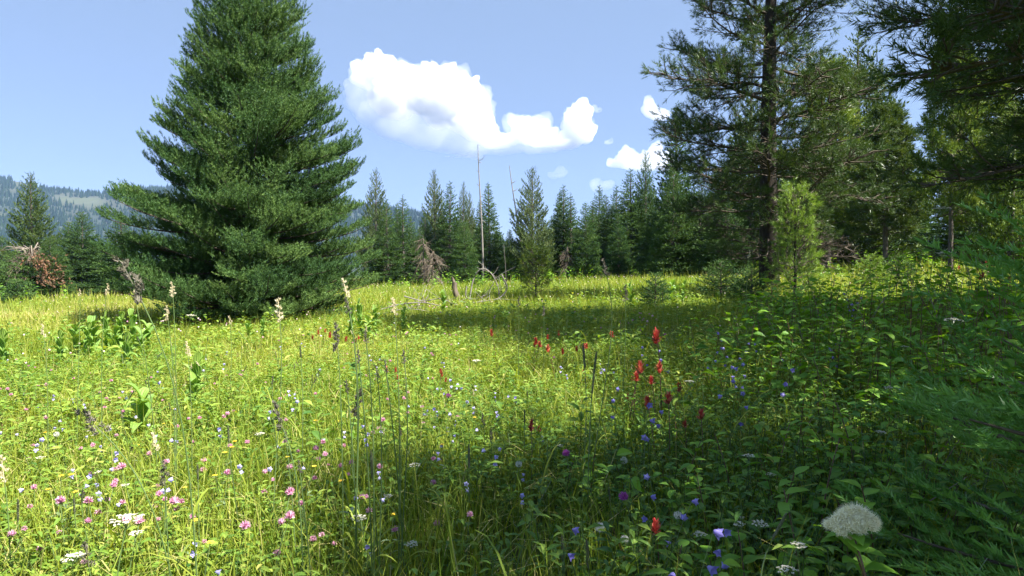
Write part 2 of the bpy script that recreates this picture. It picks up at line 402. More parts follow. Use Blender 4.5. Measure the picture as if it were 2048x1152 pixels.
def fir_geom(seed, H, R, zb=.1, nb=220, shoots=SH_FIR, sl=.16, gap=.1, prof=.9, droop=.0, lift=.35, lump=.2, round_=0., sparse=0., upt=.12, fan=.46, inner=.22, rvar=.05, cap=9., blunt=False, elj=.08):
    """returns G crown, G wood(trunk tapered), G branches"""
    rng = np.random.default_rng(seed)
    crown, trunk, br = G(), G(), G()
    zs = np.linspace(-.2, H, 12)
    tr = .017*H*(1-zs.clip(0)/H)**.8+.006
    trunk.add(tubes(np.stack([np.cumsum(rng.normal(0, .006, 12))*1, np.cumsum(rng.normal(0, .006, 12)), zs], 1), tr, 9))
    OS, DS, SS, TS = [], [], [], []
    BP, BR = [], []
    az = rng.uniform(0, 6.28)
    for i in range(nb):
        q = (i+rng.uniform(-.4, .4))/nb
        h = zb+(H-zb)*(1-(1-min(max(q, 0), .995))**.72)*1.0
        u = (h-zb)/(H-zb)
        az += 2.39996+rng.normal(0, .25)
        rad = R*((1-u)**prof)*(1-round_*max(0, .25-u)*2.2)
        rad *= 1-lump/2+lump*float(vnoise(az % 6.283*1.6+seed, h*1.3, 7))*1.0+rng.normal(0, rvar)*R*(1-u)**.5
        L = max(rad, .12)
        if rng.random() < sparse: continue
        el = -.12-droop+.75*u**1.3+rng.normal(0, elj)
        tk = .5+.5*min(1, (1-u)*2.5)
        s = np.linspace(0, 1, 8)
        rr = L*s*math.cos(el*.6); zz = h+L*(s*math.sin(el)-droop*.6*s*(1-s)+upt*s**2.5)
        wig = np.cumsum(rng.normal(0, .03, 8))*L*.3
        ca, sa = math.cos(az), math.sin(az)
        AX = np.stack([rr*ca-wig*sa, rr*sa+wig*ca, zz], 1)
        BP.append(AX); BR.append((.003+.012*L)*(1-s)**.7*.9+.0025)
        out = np.array([ca, sa, 0]); side = np.array([-sa, ca, 0])
        # twigs both sides
        nt = max(3, int(L*(.75)/gap))
        st = np.linspace(inner if L > .8 else .1, .97, nt)+rng.normal(0, .01, nt)
        st = st.clip(.05, .99)
        base = np.stack([np.interp(st, s, AX[:, k]) for k in range(3)], 1)
        tdir_ax = nrm(np.gradient(AX, axis=0))
        tb = np.stack([np.interp(st, s, tdir_ax[:, k]) for k in range(3)], 1)
        bt = rng.uniform(-.3, .3)+.5
        for sg in (-1, 1):
            tl = min(L*fan, cap)*(np.minimum(1, (1.06-st)*3.6) if blunt else np.minimum(1, (1.12-st)*1.5))*np.minimum(1, st*2.2+.1)*rng.uniform(.7, 1.15, nt)+sl*.4
            a = rng.uniform(.7, 1.0, nt)
            td = nrm(tb*np.cos(a)[:, None]+side*sg*np.sin(a)[:, None]+np.array([0, 0, 1])*(lift*.4+rng.normal(0, .12, nt))[:, None])
            for j in range(nt):
                m = max(1, int(tl[j]/(sl*.52)))
                w = (np.arange(m)+rng.uniform(.2, .8, m))/m
                o = base[j]+td[j]*(w*tl[j])[:, None]
                d = td[j]+side*(rng.normal(0, .45, m))[:, None]+out*(rng.normal(.15, .3, m))[:, None]+np.array([0, 0, 1])*(lift+rng.normal(0, .22, m))[:, None]
                OS.append(o); DS.append(d); SS.append(tk*sl*rng.uniform(.7, 1.25, m)); TS.append(np.full(m, bt)+rng.normal(0, .12, m))
        m = max(3, int(L*.8/(sl*.3)))
        w = rng.uniform(.3 if L > .8 else .1, 1., m)
        o = np.stack([np.interp(w, s, AX[:, k]) for k in range(3)], 1)
        d = np.stack([np.interp(w, s, tdir_ax[:, k]) for k in range(3)], 1)+side*rng.normal(0, .5, m)[:, None]+np.array([0, 0, 1])*(lift+.1+rng.normal(0, .25, m))[:, None]
        OS.append(o); DS.append(d); SS.append(tk*sl*rng.uniform(.7, 1.25, m)); TS.append(np.full(m, bt)+rng.normal(0, .12, m))
    # leader
    m = max(10, int(.12*H/sl*6)); w = rng.uniform(0, 1, m)
    OS.append(np.stack([0*w, 0*w, H*(.88+.13*w)], 1)); aa = rng.uniform(0, 6.28, m)
    DS.append(np.stack([np.cos(aa), np.sin(aa), np.full(m, .9)], 1)); SS.append(np.full(m, sl)*rng.uniform(.6, 1, m)*(.9-w*.5)); TS.append(np.full(m, .6)+rng.normal(0, .1, m))
    O = np.concatenate(OS); D = np.concatenate(DS); SC = np.concatenate(SS); T = np.concatenate(TS).clip(0, 1)
    put_shoots(crown, shoots, O, D, SC, T, rng)
    br.add(tubes(np.array(BP), np.array(BR), 3))
    return crown, trunk, br

def pine_geom(seed, H, R, zb, nl=50, tuft=.11, tpls=SH_TUFT, lean=0., prof=.7, dead_below=0., sub=9, dens=1., el0=-.1, el1=.7, trad=.02, azs=None, rng_len=(.75, 1.15), curve=.25):
    rng = np.random.default_rng(seed)
    crown, trunk, br = G(), G(), G()
    zs = np.linspace(-.3, H, 16); tx = np.cumsum(rng.normal(0, .012, 16))*H*.08; ty = np.cumsum(rng.normal(0, .012, 16))*H*.08
    tx -= tx[1]; ty -= ty[1]
    trunk.add(tubes(np.stack([tx, ty, zs], 1), trad*H*(1-zs.clip(0)/H)**.75+.012, 12))
    LP, LR, SP, SR_, TP, TR_ = [], [], [], [], [], []
    OS, DS, SS, TS = [], [], [], []
    az = rng.uniform(0, 6.28)
    for i in range(nl):
        q = (i+rng.uniform(-.4, .4))/nl; q = min(max(q, 0), .985)
        h = zb+(H-zb)*q; az += 2.39996+rng.normal(0, .3)
        if azs is not None: az_ = azs[0]+rng.uniform(-1, 1)*azs[1]
        else: az_ = az
        dead = h < dead_below and rng.random() < .8
        L = max(.25, R*(1-q*.97)**prof*min(1, .55+1.8*q)*rng.uniform(*rng_len))
        el = el0+(el1-el0)*q+rng.normal(0, .12)
        k = 9; s = np.linspace(0, 1, k)
        e = el+curve*(s-.35)+np.cumsum(rng.normal(0, .07, k)); aa = az_+np.cumsum(rng.normal(0, .06, k))
        st = L/(k-1)
        dv = np.stack([np.cos(aa)*np.cos(e), np.sin(aa)*np.cos(e), np.sin(e)], 1)*st
        P0 = np.array([np.interp(h, zs, tx), np.interp(h, zs, ty), h])
        P = P0+np.concatenate([[[0, 0, 0]], np.cumsum(dv[:-1], 0)])
        r0 = (.010+.0125*L)
        LP.append(P); LR.append(r0*(1-s*.85))
        td = nrm(np.gradient(P, axis=0))
        ns = int(sub*max(1, L/1.6))
        ss = np.sort(rng.uniform(.18, 1, ns))
        for j, sj in enumerate(ss):
            b = np.array([np.interp(sj, s, P[:, c]) for c in range(3)]); t0 = np.array([np.interp(sj, s, td[:, c]) for c in range(3)])
            sd = nrm(np.cross(t0, [0, 0, 1])); sg = 1 if j % 2 else -1
            l2 = L*.42*(1.15-sj)*rng.uniform(.5, 1.2)+.18
            a = rng.uniform(.5, 1.0)
            d2 = nrm(t0*math.cos(a)+sd*sg*math.sin(a)+np.array([0, 0, rng.normal(.12, .28)]))
            kk = 5; s2 = np.linspace(0, 1, kk)
            d2s = nrm(d2+np.cumsum(rng.normal(0, .11, (kk, 3)), 0)+np.array([0, 0, .22])*s2[:, None])
            P2 = b+np.concatenate([[[0, 0, 0]], np.cumsum(d2s[:-1]*l2/(kk-1), 0)])
            SP.append(P2); SR_.append(r0*.33*(1-s2*.75)+.002)
            n3 = max(2, int(l2/.11*dens))
            s3 = rng.uniform(.25, 1, n3)
            b3 = np.stack([np.interp(s3, s2, P2[:, c]) for c in range(3)], 1)
            t3 = np.stack([np.interp(s3, s2, d2s[:, c]) for c in range(3)], 1)
            d3 = nrm(t3+rng.normal(0, .55, (n3, 3))+np.array([0, 0, .25]))
            l3 = rng.uniform(.08, .26, n3)*(1.2 if not dead else 1.3)
            p3 = np.stack([b3, b3+d3*l3[:, None]*.5+rng.normal(0, .012, (n3, 3)), b3+d3*l3[:, None]], 1)
            TP.append(p3); TR_.append(np.broadcast_to(np.array([.0045, .0035, .002]), (n3, 3)))
            if not dead:
                tone = .5+rng.normal(0, .12)
                OS.append(p3[:, 1]*.4+p3[:, 2]*.6); DS.append(d3); SS.append(tuft*rng.uniform(.8, 1.3, n3)); TS.append(tone+rng.normal(0, .14, n3))
                tipn = 2
                OS.append(np.repeat(P2[-1:], tipn, 0)); DS.append(d2s[-1]+rng.normal(0, .3, (tipn, 3))); SS.append(tuft*rng.uniform(.9, 1.3, tipn)); TS.append(tone+rng.normal(0, .14, tipn))
    br.add(tubes(np.array(LP), np.array(LR), 6)); br.add(tubes(np.array(SP), np.array(SR_), 4)); br.add(tubes(np.concatenate(TP), np.concatenate(TR_), 3))
    if OS: put_shoots(crown, tpls, np.concatenate(OS), np.concatenate(DS), np.concatenate(SS), np.concatenate(TS).clip(0, 1), rng)
    return crown, trunk, br

def make_tree(name, geom, crown_m, bark_m, twig_m, loc, rz=0, sc=1):
    c, t, b = geom
    root = empty(name, loc, rz, sc)
    if b is not None and b.n:
        off = t.n
        for v, f, tn in zip(b.V, b.F, b.T): t.V.append(v); t.F.append(f+off); t.T.append(tn); t.M.append(np.full(len(f), 1, np.int32))
        t.n += b.n
    t.obj('trunk', [bark_m, twig_m], root, True)
    if c is not None and c.n: c.obj('crown', crown_m, root)
    return root

# ------------------------------------------------------------------ the big trees
x, y, z = at(508, 14.6)
H0 = top_h(508, -235, 14.6)
t = make_tree('fir_tree', fir_geom(5, H0, 2.85, .05, 420, SH_PAD, .18, .08, .88, .05, .85, .26, .14, 0, .2, .45, .14, .05, .5, True, .12), M['fir'], M['firbark'], M['twig'], (x, y, z))
tag(t, 'very large dense green fir towering over the left half of the meadow', 'fir tree')

x, y, z = at(1538, 17.0)
t = make_tree('pine_tree', pine_geom(8, 13.5, 3.9, .8, 92, .14, SH_TUFT, prof=.5, dead_below=2.4, sub=12, dens=1.5, el0=-.12, el1=.6, trad=.0195), M['pine'], M['bark'], M['twig'], (x, y, z))
tag(t, 'tall dark pine with thick black trunk and bare lower limbs behind the young bright pine', 'pine tree')

# pine standing just outside the right edge, its limbs hang into view
x, y = 8.2, 7.3; z = tz1(x, y)
t = make_tree('pine_tree', pine_geom(21, 15.5, 5.2, 2.1, 88, .15, SH_TUFT, prof=.6, sub=12, dens=1.4, el0=-.12, el1=.6, trad=.015), M['pine'], M['bark'], M['twig'], (x, y, z))
tag(t, 'dark overhanging pine whose shaded limbs reach in from the right edge at the top', 'pine tree')

# ------------------------------------------------------------------ tree line
rngT = np.random.default_rng(77)
FIRS = [  # subalpine firs built at real size
    fir_geom(101, 9, 1.5, .05, 190, SH_COARSE, .3, .2, .9, .12, .25, .35, 0, 0, .05),
    fir_geom(102, 9, 1.9, .05, 200, SH_COARSE, .31, .2, .85, .14, .25, .4, 0, .05, .08),
    fir_geom(103, 8, 2.1, .02, 200, SH_COARSE, .31, .2, .75, .1, .35, .45, .1, 0, .12),
    fir_geom(104, 9, 1.4, .05, 170, SH_COARSE, .29, .2, .8, .2, .15, .4, 0, .15, .05)]
PINES = [  # full conical pines with upswept needles
    fir_geom(201, 9.5, 1.9, .2, 150, SH_COARSE, .3, .24, .75, -.15, .8, .5, .25, .05, .35),
    fir_geom(202, 9.5, 2.2, .3, 140, SH_COARSE, .31, .25, .7, -.1, .8, .6, .3, .08, .35),
    pine_geom(203, 9.5, 2.3, 2.3, 60, .24, SH_TUFTC, prof=.7, sub=9, dens=1.2, el0=0., el1=.9, trad=.012)]
protos = {}
def bg_tree(kind, idx, px, ytop, d, label, mat=None, wide=1., group='conifers along the far edge of the meadow', rz=None):
    key = (kind, idx, mat)
    x, y, z = at(px, d); H = top_h(px, ytop, d)
    geo, base = (FIRS, [9, 9, 8, 9]) if kind == 'fir' else (PINES, [9.5, 9.5, 9.5])
    name = 'fir_tree' if kind == 'fir' else 'pine_tree'
    rz = rngT.uniform(0, 6.28) if rz is None else rz
    if key not in protos:
        cm = M[mat or ('farfir' if kind == 'fir' else 'pine')]
        o = make_tree(name, geo[idx], cm, M['firbark'], M['twig'] if kind == 'pine' else M['deadtwig'], (x, y, z-.05), rz); protos[key] = o
    else:
        o = dup(protos[key]); o.location = (x, y, z-.05); o.rotation_euler.z = rz
    s = H/base[idx]; o.scale = (s*wide, s*wide, s)
    o.rotation_euler.x = rngT.normal(0, .012)
    tag(o, label, 'fir tree' if kind == 'fir' else 'pine tree', group)
    return o
TL = [
 ('pine', 1, 751, 337, 44, 'greyish pine standing close beside the right flank of the giant fir', 'palepine', .72),
 ('fir', 1, 776, 396, 40, 'short dark fir in front of the greyish pine beside the giant fir', None, 1.0),
 ('fir', 3, 807, 389, 41, 'slim fir with brown dead skirt, left of the gap showing the blue hill', None, 1.15),
 ('fir', 0, 797, 404, 42, 'thin second spire hugging the slim brown skirted fir', None, .9),
 ('fir', 2, 841, 452, 42, 'small rounded fir at the gap, just left of the bare brown tree', None, .8),
 ('pine', 0, 873, 340, 48, 'tall pale pine rising highest of the clump left of the upright bare pole', 'palepine', .85),
 ('fir', 1, 899, 363, 46, 'dark pointed fir between the tall pale pine and the twin topped pines', None, .95),
 ('pine', 0, 925, 364, 50, 'taller one of the twin pale pines left of the bare pole', 'palepine', .6),
 ('pine', 1, 938, 384, 51, 'shorter one of the twin pale pines left of the bare pole', 'palepine', .5),
 ('fir', 2, 930, 440, 40, 'bright broad fir in the front row below the twin pale pines', 'fir', .95),
 ('fir', 0, 979, 366, 45, 'slender spired fir just right of the upright bare pole', None, 1.05),
 ('fir', 3, 962, 398, 47, 'half hidden thin fir immediately behind the upright bare pole', None, .9),
 ('fir', 2, 1020, 458, 43, 'low green fir between the spired fir and the broad pale pine', None, .85),
 ('fir', 0, 1004, 466, 60, 'small distant fir peeping above the low green fir', None, 1.0),
 ('pine', 1, 1064, 334, 43, 'broad silvery pine standing alone behind the small pine sapling', 'palepine', .98),
 ('fir', 1, 1127, 370, 46, 'tallest fir of the dense trio right of the broad silvery pine', None, 1.0),
 ('fir', 0, 1121, 382, 48, 'second tip crowded onto the trio right of the silvery pine', None, 1.0),
 ('fir', 3, 1141, 386, 45, 'fir with brown thinning right side in the trio', None, 1.2),
 ('fir', 2, 1172, 404, 42, 'bright green bushy fir right of the brown sided fir', 'fir', .85),
 ('fir', 1, 1195, 371, 52, 'dark blue green fir behind the bushy bright fir', None, .95),
 ('fir', 0, 1212, 389, 50, 'narrow dark fir left of the small sunlit fir', None, 1.0),
 ('fir', 2, 1237, 422, 40, 'small sunlit fir in front of the tall dark stand by the big pine', 'fir', .8),
 ('fir', 1, 1232, 371, 50, 'round shouldered fir behind the small sunlit fir', None, 1.0),
 ('fir', 1, 1262, 337, 47, 'tall dense fir at the left of the stand beside the big pine', None, 1.15),
 ('pine', 0, 1289, 304, 47, 'open topped tree standing highest against the small white cloud', 'farfir', .8),
 ('fir', 2, 1318, 395, 38, 'dark fir at the left foot of the big pine', None, 1.2),
 ('fir', 0, 1352, 205, 36, 'very tall narrow spire rising beside the left limbs of the big pine', None, .95),
 ('fir', 2, 1345, 330, 33, 'bushy fir below the very tall narrow spire', None, .8),
 ('fir', 1, 1400, 380, 33, 'shadowed fir partly hidden by the left lower limbs of the big pine', None, 1.5),
 ('fir', 2, 1450, 400, 30, 'dim low fir close behind the big pine trunk', None, 1.5),
 ('fir', 1, 822, 432, 46, 'dark fir filling the dip between the gap and the pale pine', None, 1.0),
 ('fir', 0, 856, 424, 47, 'slim fir leaning close under the tall pale pine', None, 1.1),
 ('fir', 2, 1092, 446, 45, 'bushy fir between the silvery pine and the trio', None, .9),
 ('fir', 0, 1185, 400, 49, 'thin dark spire peeping over the bushy bright fir', None, 1.1),
 # left of the giant fir
 ('pine', 0, 66, 345, 37, 'tall sunlit pine at the far left in front of the blue hill', 'pine', 1.15),
 ('fir', 2, 165, 421, 36, 'pointed silvery green fir between the left pine and the giant fir', 'farfir', 1.2),
 ('fir', 2, 138, 442, 38, 'lower fir shouldering the pointed silvery fir on its left', None, 1.1),
 ('fir', 1, 243, 425, 33, 'layered fir half hidden behind the left flank of the giant fir', None, 1.6),
 ('fir', 2, 100, 470, 33, 'small dark fir under the tall left pine', None, 1.3),
 ('fir', 2, 20, 500, 34, 'low dark fir at the far left edge beside the broken tree', None, 1.3),
 ('fir', 3, -25, 460, 37, 'fir cut by the left edge of the view', None, 1.4),
]
for a in TL: bg_tree(a[0], a[1], a[2], a[3], a[4], a[5], a[6], a[7])
for i, (px, yt) in enumerate(((770, 440), (822, 470), (856, 455), (885, 440), (912, 450), (950, 430), (990, 455), (1012, 478), (1040, 470), (1085, 455), (1108, 430), (1150, 440), (1182, 425), (1205, 430), (1222, 410), (1250, 400), (1275, 385), (1300, 370), (1335, 380), (1370, 390), (1405, 350), (1440, 340), (1480, 350), (1520, 360), (1570, 370), (1610, 350), (1660, 400), (1710, 350), (1760, 420), (1815, 360), (1870, 430), (1930, 400), (1990, 420), (2050, 400))):
    bg_tree('fir', (1, 2, 0, 1)[i % 4], px+rngT.uniform(-5, 5), yt, 57+rngT.uniform(-3, 6), 'dim fir of the back row closing the gaps behind the tree line', None, rngT.uniform(1, 1.4), 'back row of firs behind the tree line')
for i, (px, yt) in enumerate(((5, 470), (60, 480), (110, 500), (200, 470), (225, 500))):
    bg_tree('fir', (2, 1)[i % 2], px, yt, 48, 'dim fir of the back row behind the far left trees', None, 1.3, 'back row of firs at the far left')
# trees of the same grove standing beside and behind the camera; they shade the near right corner
grove = make_tree('fir_tree', fir_geom(171, 9, 1.9, 3.0, 44, SH_COARSE, .31, .2, .75, .1, .35, .4, .1, 0, .1), M['grovefir'], M['firbark'], M['deadtwig'], (0, 0, 0))
dense = make_tree('fir_tree', fir_geom(173, 9, 2.0, 2.8, 58, SH_COARSE, .31, .2, .75, .1, .35, .4, .1, 0, .1), M['grovefir'], M['firbark'], M['deadtwig'], (0, 0, 0))
thin = make_tree('fir_tree', fir_geom(172, 9, 1.8, 3.2, 22, SH_COARSE, .31, .2, .75, .1, .35, .4, .1, 0, .1), M['grovefir'], M['firbark'], M['deadtwig'], (0, 0, 0))
for gi, (gx, gy, gh, lab) in enumerate(((4.0, -1.1, 6.3, 'fir behind the camera near the lower right corner'), (4.1, .35, 8.0, 'dense fir out of view that shades the bottom centre'), (5.0, .9, 9.0, 'fir just out of view that shades the lower right bushes'),
                        (6.6, 2.6, 10.2, 'fir just out of view that shades the middle right bushes'), (8.0, 5.0, 10.6, 'fir just out of view beside the overhanging pine'))):
    o = thin if gi == 0 else dense if gi == 1 else dup(thin) if gi == 2 else grove if gi == 3 else dup(grove); o.location = (gx, gy, tz1(gx, gy)-.05); o.rotation_euler = (0, 0, gx); k = gh/9; o.scale = (k, k, k)
    tag(o, lab, 'fir tree', 'firs shading the near right corner')
# the wood on the right
TR = [
 ('pine', 2, 1655, 140, 30, 'sunlit yellowish pine seen through the right limbs of the big pine', 'yellowpine', 1.0),
 ('pine', 0, 1715, 60, 36, 'tall green pine behind the yellowish pine in the right wood', 'pine', 1.2),
 ('pine', 2, 1770, 220, 27, 'wide green pine with dark trunk in the middle of the right wood', 'pine', 1.25),
 ('fir', 1, 1700, 390, 36, 'dark fir deep in the right wood', None, 1.3),
 ('pine', 2, 1900, 60, 24, 'thin trunked sunlit pine at the near edge of the right wood', 'yellowpine', .72),
 ('pine', 2, 1965, 150, 30, 'yellow tinged pine behind the right clearing', 'yellowpine', 1.3),
 ('fir', 1, 1930, 330, 40, 'dark tall fir at the back of the right wood', None, 1.5),
 ('pine', 1, 2020, 180, 22, 'sunlit pine at the right edge above the clearing', 'yellowpine', .95),
 ('fir', 2, 2060, 380, 30, 'broad fir cut by the right edge', None, 1.5),
 ('fir', 2, 1590, 455, 34, 'low fir seen between the big pine trunk and the young pine', None, 1.2),
 ('pine', 0, 1500, 150, 40, 'slim green pine far behind the big pine', 'pine', 1.0),
 ('pine', 1, 2150, 120, 28, 'pine beyond the right edge of the clearing', 'pine', 1.2),
 ('fir', 2, 1625, 250, 42, 'tall full fir filling the wood behind the young bright pine', None, 1.3),
 ('fir', 1, 1745, 180, 46, 'tall fir at the very back of the right wood', None, 1.4),
 ('fir', 1, 1990, 250, 44, 'tall fir behind the sunlit pine at the right edge', None, 1.5),
 ('fir', 2, 2110, 250, 40, 'fir standing past the right end of the clearing', None, 1.5),
 ('fir', 2, 1560, 300, 45, 'tall dim fir behind the black pine trunk', None, 1.3),
 ('fir', 1, 1470, 260, 47, 'dim fir seen through the left limbs of the big pine', None, 1.3),
 ('fir', 1, 1785, 350, 44, 'distant dark fir deep behind the wide dark trunked pine', None, 1.4),
]
for a in TR: bg_tree(a[0], a[1], a[2], a[3], a[4], a[5], a[6], a[7], 'trees of the wood on the right')

# small firs and pines by themselves
x, y, z = 1.78, 1.38, tz1(1.78, 1.38)
t = make_tree('fir_sapling', fir_geom(61, 1.28, .9, .12, 60, SH_NEAR, .17, .12, .45, .08, .12, .25, 0, 0, .1), M['nearfir'], M['firbark'], M['browntwig'], (x, y, z))
tag(t, 'young fir with soft green needle sprays filling the lower right corner', 'fir sapling')
def small_tree(kind, geom, px, py, ytop, label, mat, h=0):
    x, y, z = hit(px, py, h); H = top_h(px, ytop, y)
    g = geom(H)
    o = make_tree(kind, g, M[mat], M['bark' if 'pine' in kind else 'firbark'], M['twig'], (x, y, z-.02))
    return tag(o, label, kind.replace('_', ' '))
small_tree('pine_sapling', lambda H: pine_geom(41, H*.97, .48, .25, 34, .115, SH_TUFT, prof=.75, sub=5, dens=1., el0=.25, el1=1.1, trad=.01), 1590, 606, 398, 'young bright yellow green pine in front of the thick black trunk', 'youngpine')
small_tree('pine_sapling', lambda H: pine_geom(42, H*.97, .42, .3, 26, .1, SH_TUFTC, prof=.7, sub=4, dens=.6, el0=.2, el1=1.0, trad=.011), 1072, 606, 510, 'small lone pine sapling standing in the middle of the open meadow', 'yellowpine')
small_tree('fir_sapling', lambda H: fir_geom(43, H, .36, .05, 40, SH_FIR, .11, .1, .8, 0, .2, .2), 1311, 620, 546, 'knee high dark fir sapling beside the corn lilies at the shade edge', 'fir')
small_tree('fir_sapling', lambda H: fir_geom(44, H, .62, .05, 44, SH_FIR, .13, .1, .7, 0, .25, .3), 1440, 606, 520, 'shaded bushy fir sapling left of the black pine trunk', 'fir')
small_tree('fir_sapling', lambda H: fir_geom(45, H, .5, .05, 40, SH_FIR, .13, .1, .7, 0, .25, .3), 1502, 612, 536, 'small fir sapling at the very foot of the black pine trunk', 'fir')
small_tree('fir_sapling', lambda H: fir_geom(46, H, .55, .05, 44, SH_FIR, .12, .1, .7, 0, .25, .3), 1797, 580, 510, 'dark green fir sapling among the shrubs in front of the right clearing', 'fir')
small_tree('fir_sapling', lambda H: fir_geom(47, H, .5, .05, 44, SH_FIR, .12, .1, .7, 0, .25, .3), 1745, 585, 508, 'lighter fir sapling left of the dark one by the right clearing', 'youngpine')
small_tree('fir_sapling', lambda H: fir_geom(48, H, .7, .05, 44, SH_COARSE, .2, .16, .7, 0, .25, .3), 35, 606, 560, 'little fir sapling under the broken reddish tree at the far left', 'fir')

# dead trees
def dead_geom(seed, H, R, nb, droop=1.1, tw=9, trad=.016):
    rng = np.random.default_rng(seed); t, b = G(), G()
    zs = np.linspace(-.2, H, 12); xx = np.cumsum(rng.normal(0, .02, 12))
    t.add(tubes(np.stack([xx, np.cumsum(rng.normal(0, .02, 12)), zs], 1), trad*H*(1-zs.clip(0)/H)**.7+.008, 8))
    LP, TP, TR_ = [], [], []
    for i in range(nb):
        u = rng.uniform(.04, .97); h = H*u; az = rng.uniform(0, 6.28); L = R*(1-u)**.6*rng.uniform(.6, 1.15)+.15
        s = np.linspace(0, 1, 7); P = np.stack([L*s*math.cos(az)+np.interp(h, zs, xx), L*s*math.sin(az), h+L*(.15*s-droop*s**2)], 1)
        P += np.cumsum(rng.normal(0, .02*L, P.shape), 0); LP.append(P)
        for j in range(tw):
            k = rng.integers(2, 7); d = rng.normal(0, .5, 3)+np.array([math.cos(az), math.sin(az), -.9]); l = rng.uniform(.15, .5)
            TP.append(np.stack([P[k], P[k]+d*l*.5+rng.normal(0, .03, 3), P[k]+d*l*[.8, .8, 1.1]])); TR_.append([.014, .011, .004])
    b.add(tubes(np.array(LP), np.linspace(.028, .01, 7), 4)); b.add(tubes(np.array(TP), np.array(TR_), 3))
    return None, t, b
for seed, px, yt, d, lab in ((301, 851, 470, 39.5, 'bare brown dead fir with drooping twigs below the tall pale pine'),
                             (302, 866, 500, 39, 'shorter brown dead fir leaning against the taller bare brown one'),
                             (304, 1136, 490, 42, 'bare brown dead stem under the fir trio right of the silvery pine')):
    x, y, z = at(px, d); H = top_h(px, yt, d)
    o = make_tree('dead_tree', dead_geom(seed, H, .62, 44, 1.0, 8), None, M['browntwig'], M['browntwig'], (x, y, z)); tag(o, lab, 'dead tree', 'dead trees along the tree line')
# the broken reddish tree at the left
x, y, z = at(58, 33)
H = top_h(58, 492, 33)
root = make_tree('broken_tree', dead_geom(305, H, 1.5, 110, .7), None, M['browntwig'], M['browntwig'], (x, y, z))
gc = fir_geom(306, H*.9, 1.6, .1, 80, SH_COARSE, .25, .2, .5, .25, .1, .4)[0]; gc.obj('crown', M['farfir'], root)
rr_ = np.random.default_rng(5); n = 260
g = G(); O = np.stack([rr_.normal(1.15, .25, n), rr_.normal(-.5, .4, n), rr_.uniform(.3, .85, n)*H], 1); O[:, 0] += (.85-O[:, 2]/H)*.9
put_shoots(g, SH_COARSE, O, rr_.normal(0, .6, (n, 3))+np.array([.3, 0, -.7]), rr_.uniform(.2, .35, n), rr_.uniform(0, 1, n), rr_); tag(g.obj('dead_foliage', M['deadneedle'], root), 'reddish brown dead needles')
g = G()
for k in range(9):
    a = rr_.uniform(0, 6.28); P = np.array([[0, 0, H*.8], [math.cos(a)*.3, math.sin(a)*.2, H*.95], [math.cos(a)*.75-.3, math.sin(a)*.5, H*(.97+rr_.uniform(-.12, .12))], [math.cos(a)*1.1-.5, math.sin(a)*.6, H*(.9+rr_.uniform(-.15, .15))]])
    g.add(tubes(P, [.05, .04, .03, .01], 5))
tag(g.obj('broken_limb', M['deadtwig'], root, True), 'bleached grey broken limbs')
tag(root, 'broken old fir with bleached limbs and reddish dead needles at the far left', 'broken tree')

def pole(px0, py0, px1, py1, d, r, label, stubs):
    r0 = ray(px0, py0); b = at(px1, d); top = np.array([r0[0]*d, d, CAMZ+r0[2]*d])
    root = empty('dead_pole', (b[0], b[1], b[2]))
    T = top-np.array(b); k = np.linspace(-.02, 1, 10)[:, None]
    P = k*T+np.sin(k*5)*np.array([.05, 0, 0])
    g = G().add(tubes(P, r*(1-.75*np.linspace(0, 1, 10)), 8)); g.obj('trunk', M['snag'], root, True)
    for u, dx, dz in stubs:
        q = u*T+np.sin(u*5)*np.array([.05, 0, 0])
        tag(G().add(tubes(np.array([q, q+[dx*.5, -.05, dz*.2], q+[dx, -.1, dz]]), [.03, .022, .008], 4)).obj('dead_limb', M['snag'], root, True))
    tag(root, label, 'dead pole', 'bleached dead poles')
pole(957, 288, 966, 566, 43.5, .085, 'upright bleached bare pole rising far above the tree line', [(.88, .5, .35), (.87, .25, -.1), (.7, -.2, .15), (.62, .25, .1), (.5, -.25, .2), (.45, .3, -.2), (.8, -.15, .1)])
pole(1020, 331, 1050, 566, 43.5, .08, 'leaning bleached bare pole touching the broad silvery pine', [(.85, .3, .15), (.78, .35, .2), (.68, .3, -.1), (.6, .35, .15), (.5, -.2, .15), (.7, -.15, .1)])

# stump and fallen branches in the meadow
x, y, z = hit(917, 603)
g = G(); k = np.linspace(0, 1, 6)[:, None]
g.add(tubes(np.array([-.02, 0, -.1])+k*np.array([-.12, 0, .72])+np.array([.03, 0, 0])*np.sin(k*7), [.15, .12, .1, .095, .09, .08], 9)); g.add(tubes(np.array([[-.14, 0, .58], [-.18, .02, .72], [-.22, .02, .82]]), [.06, .045, .012], 5))
tag(g.obj('tree_stump', M['browntwig'], None, True), 'thin splintered grey brown stump left of the fallen branch loop', 'stump').location = (x, y, z)
def dead_branch(px, py, pts, r, label, twigs=6, seed=1):
    x, y, z = hit(px, py); rng = np.random.default_rng(seed)
    P = np.array(pts, float); u = np.linspace(0, 1, len(P)); uu = np.linspace(0, 1, 24)
    for _ in range(1):
        Q = np.stack([np.interp(uu, u, P[:, c]) for c in range(3)], 1)
        for _ in range(3): Q[1:-1] = (Q[:-2]+2*Q[1:-1]+Q[2:])/4
    r *= .36; g = G().add(tubes(Q, r*(1-.8*uu)+.006, 6))
    for k in range(twigs):
        i = rng.integers(3, 22); d = rng.normal(0, .3, 3)+[0, 0, .15]; g.add(tubes(np.array([Q[i], Q[i]+d*.5+rng.normal(0, .05, 3), Q[i]+d]), [r*.4, r*.3, .006], 4))
    o = g.obj('fallen_branch', M['snag'], None, True); o.location = (x, y, z); tag(o, label, 'dead branch', 'bleached fallen branches in the meadow')
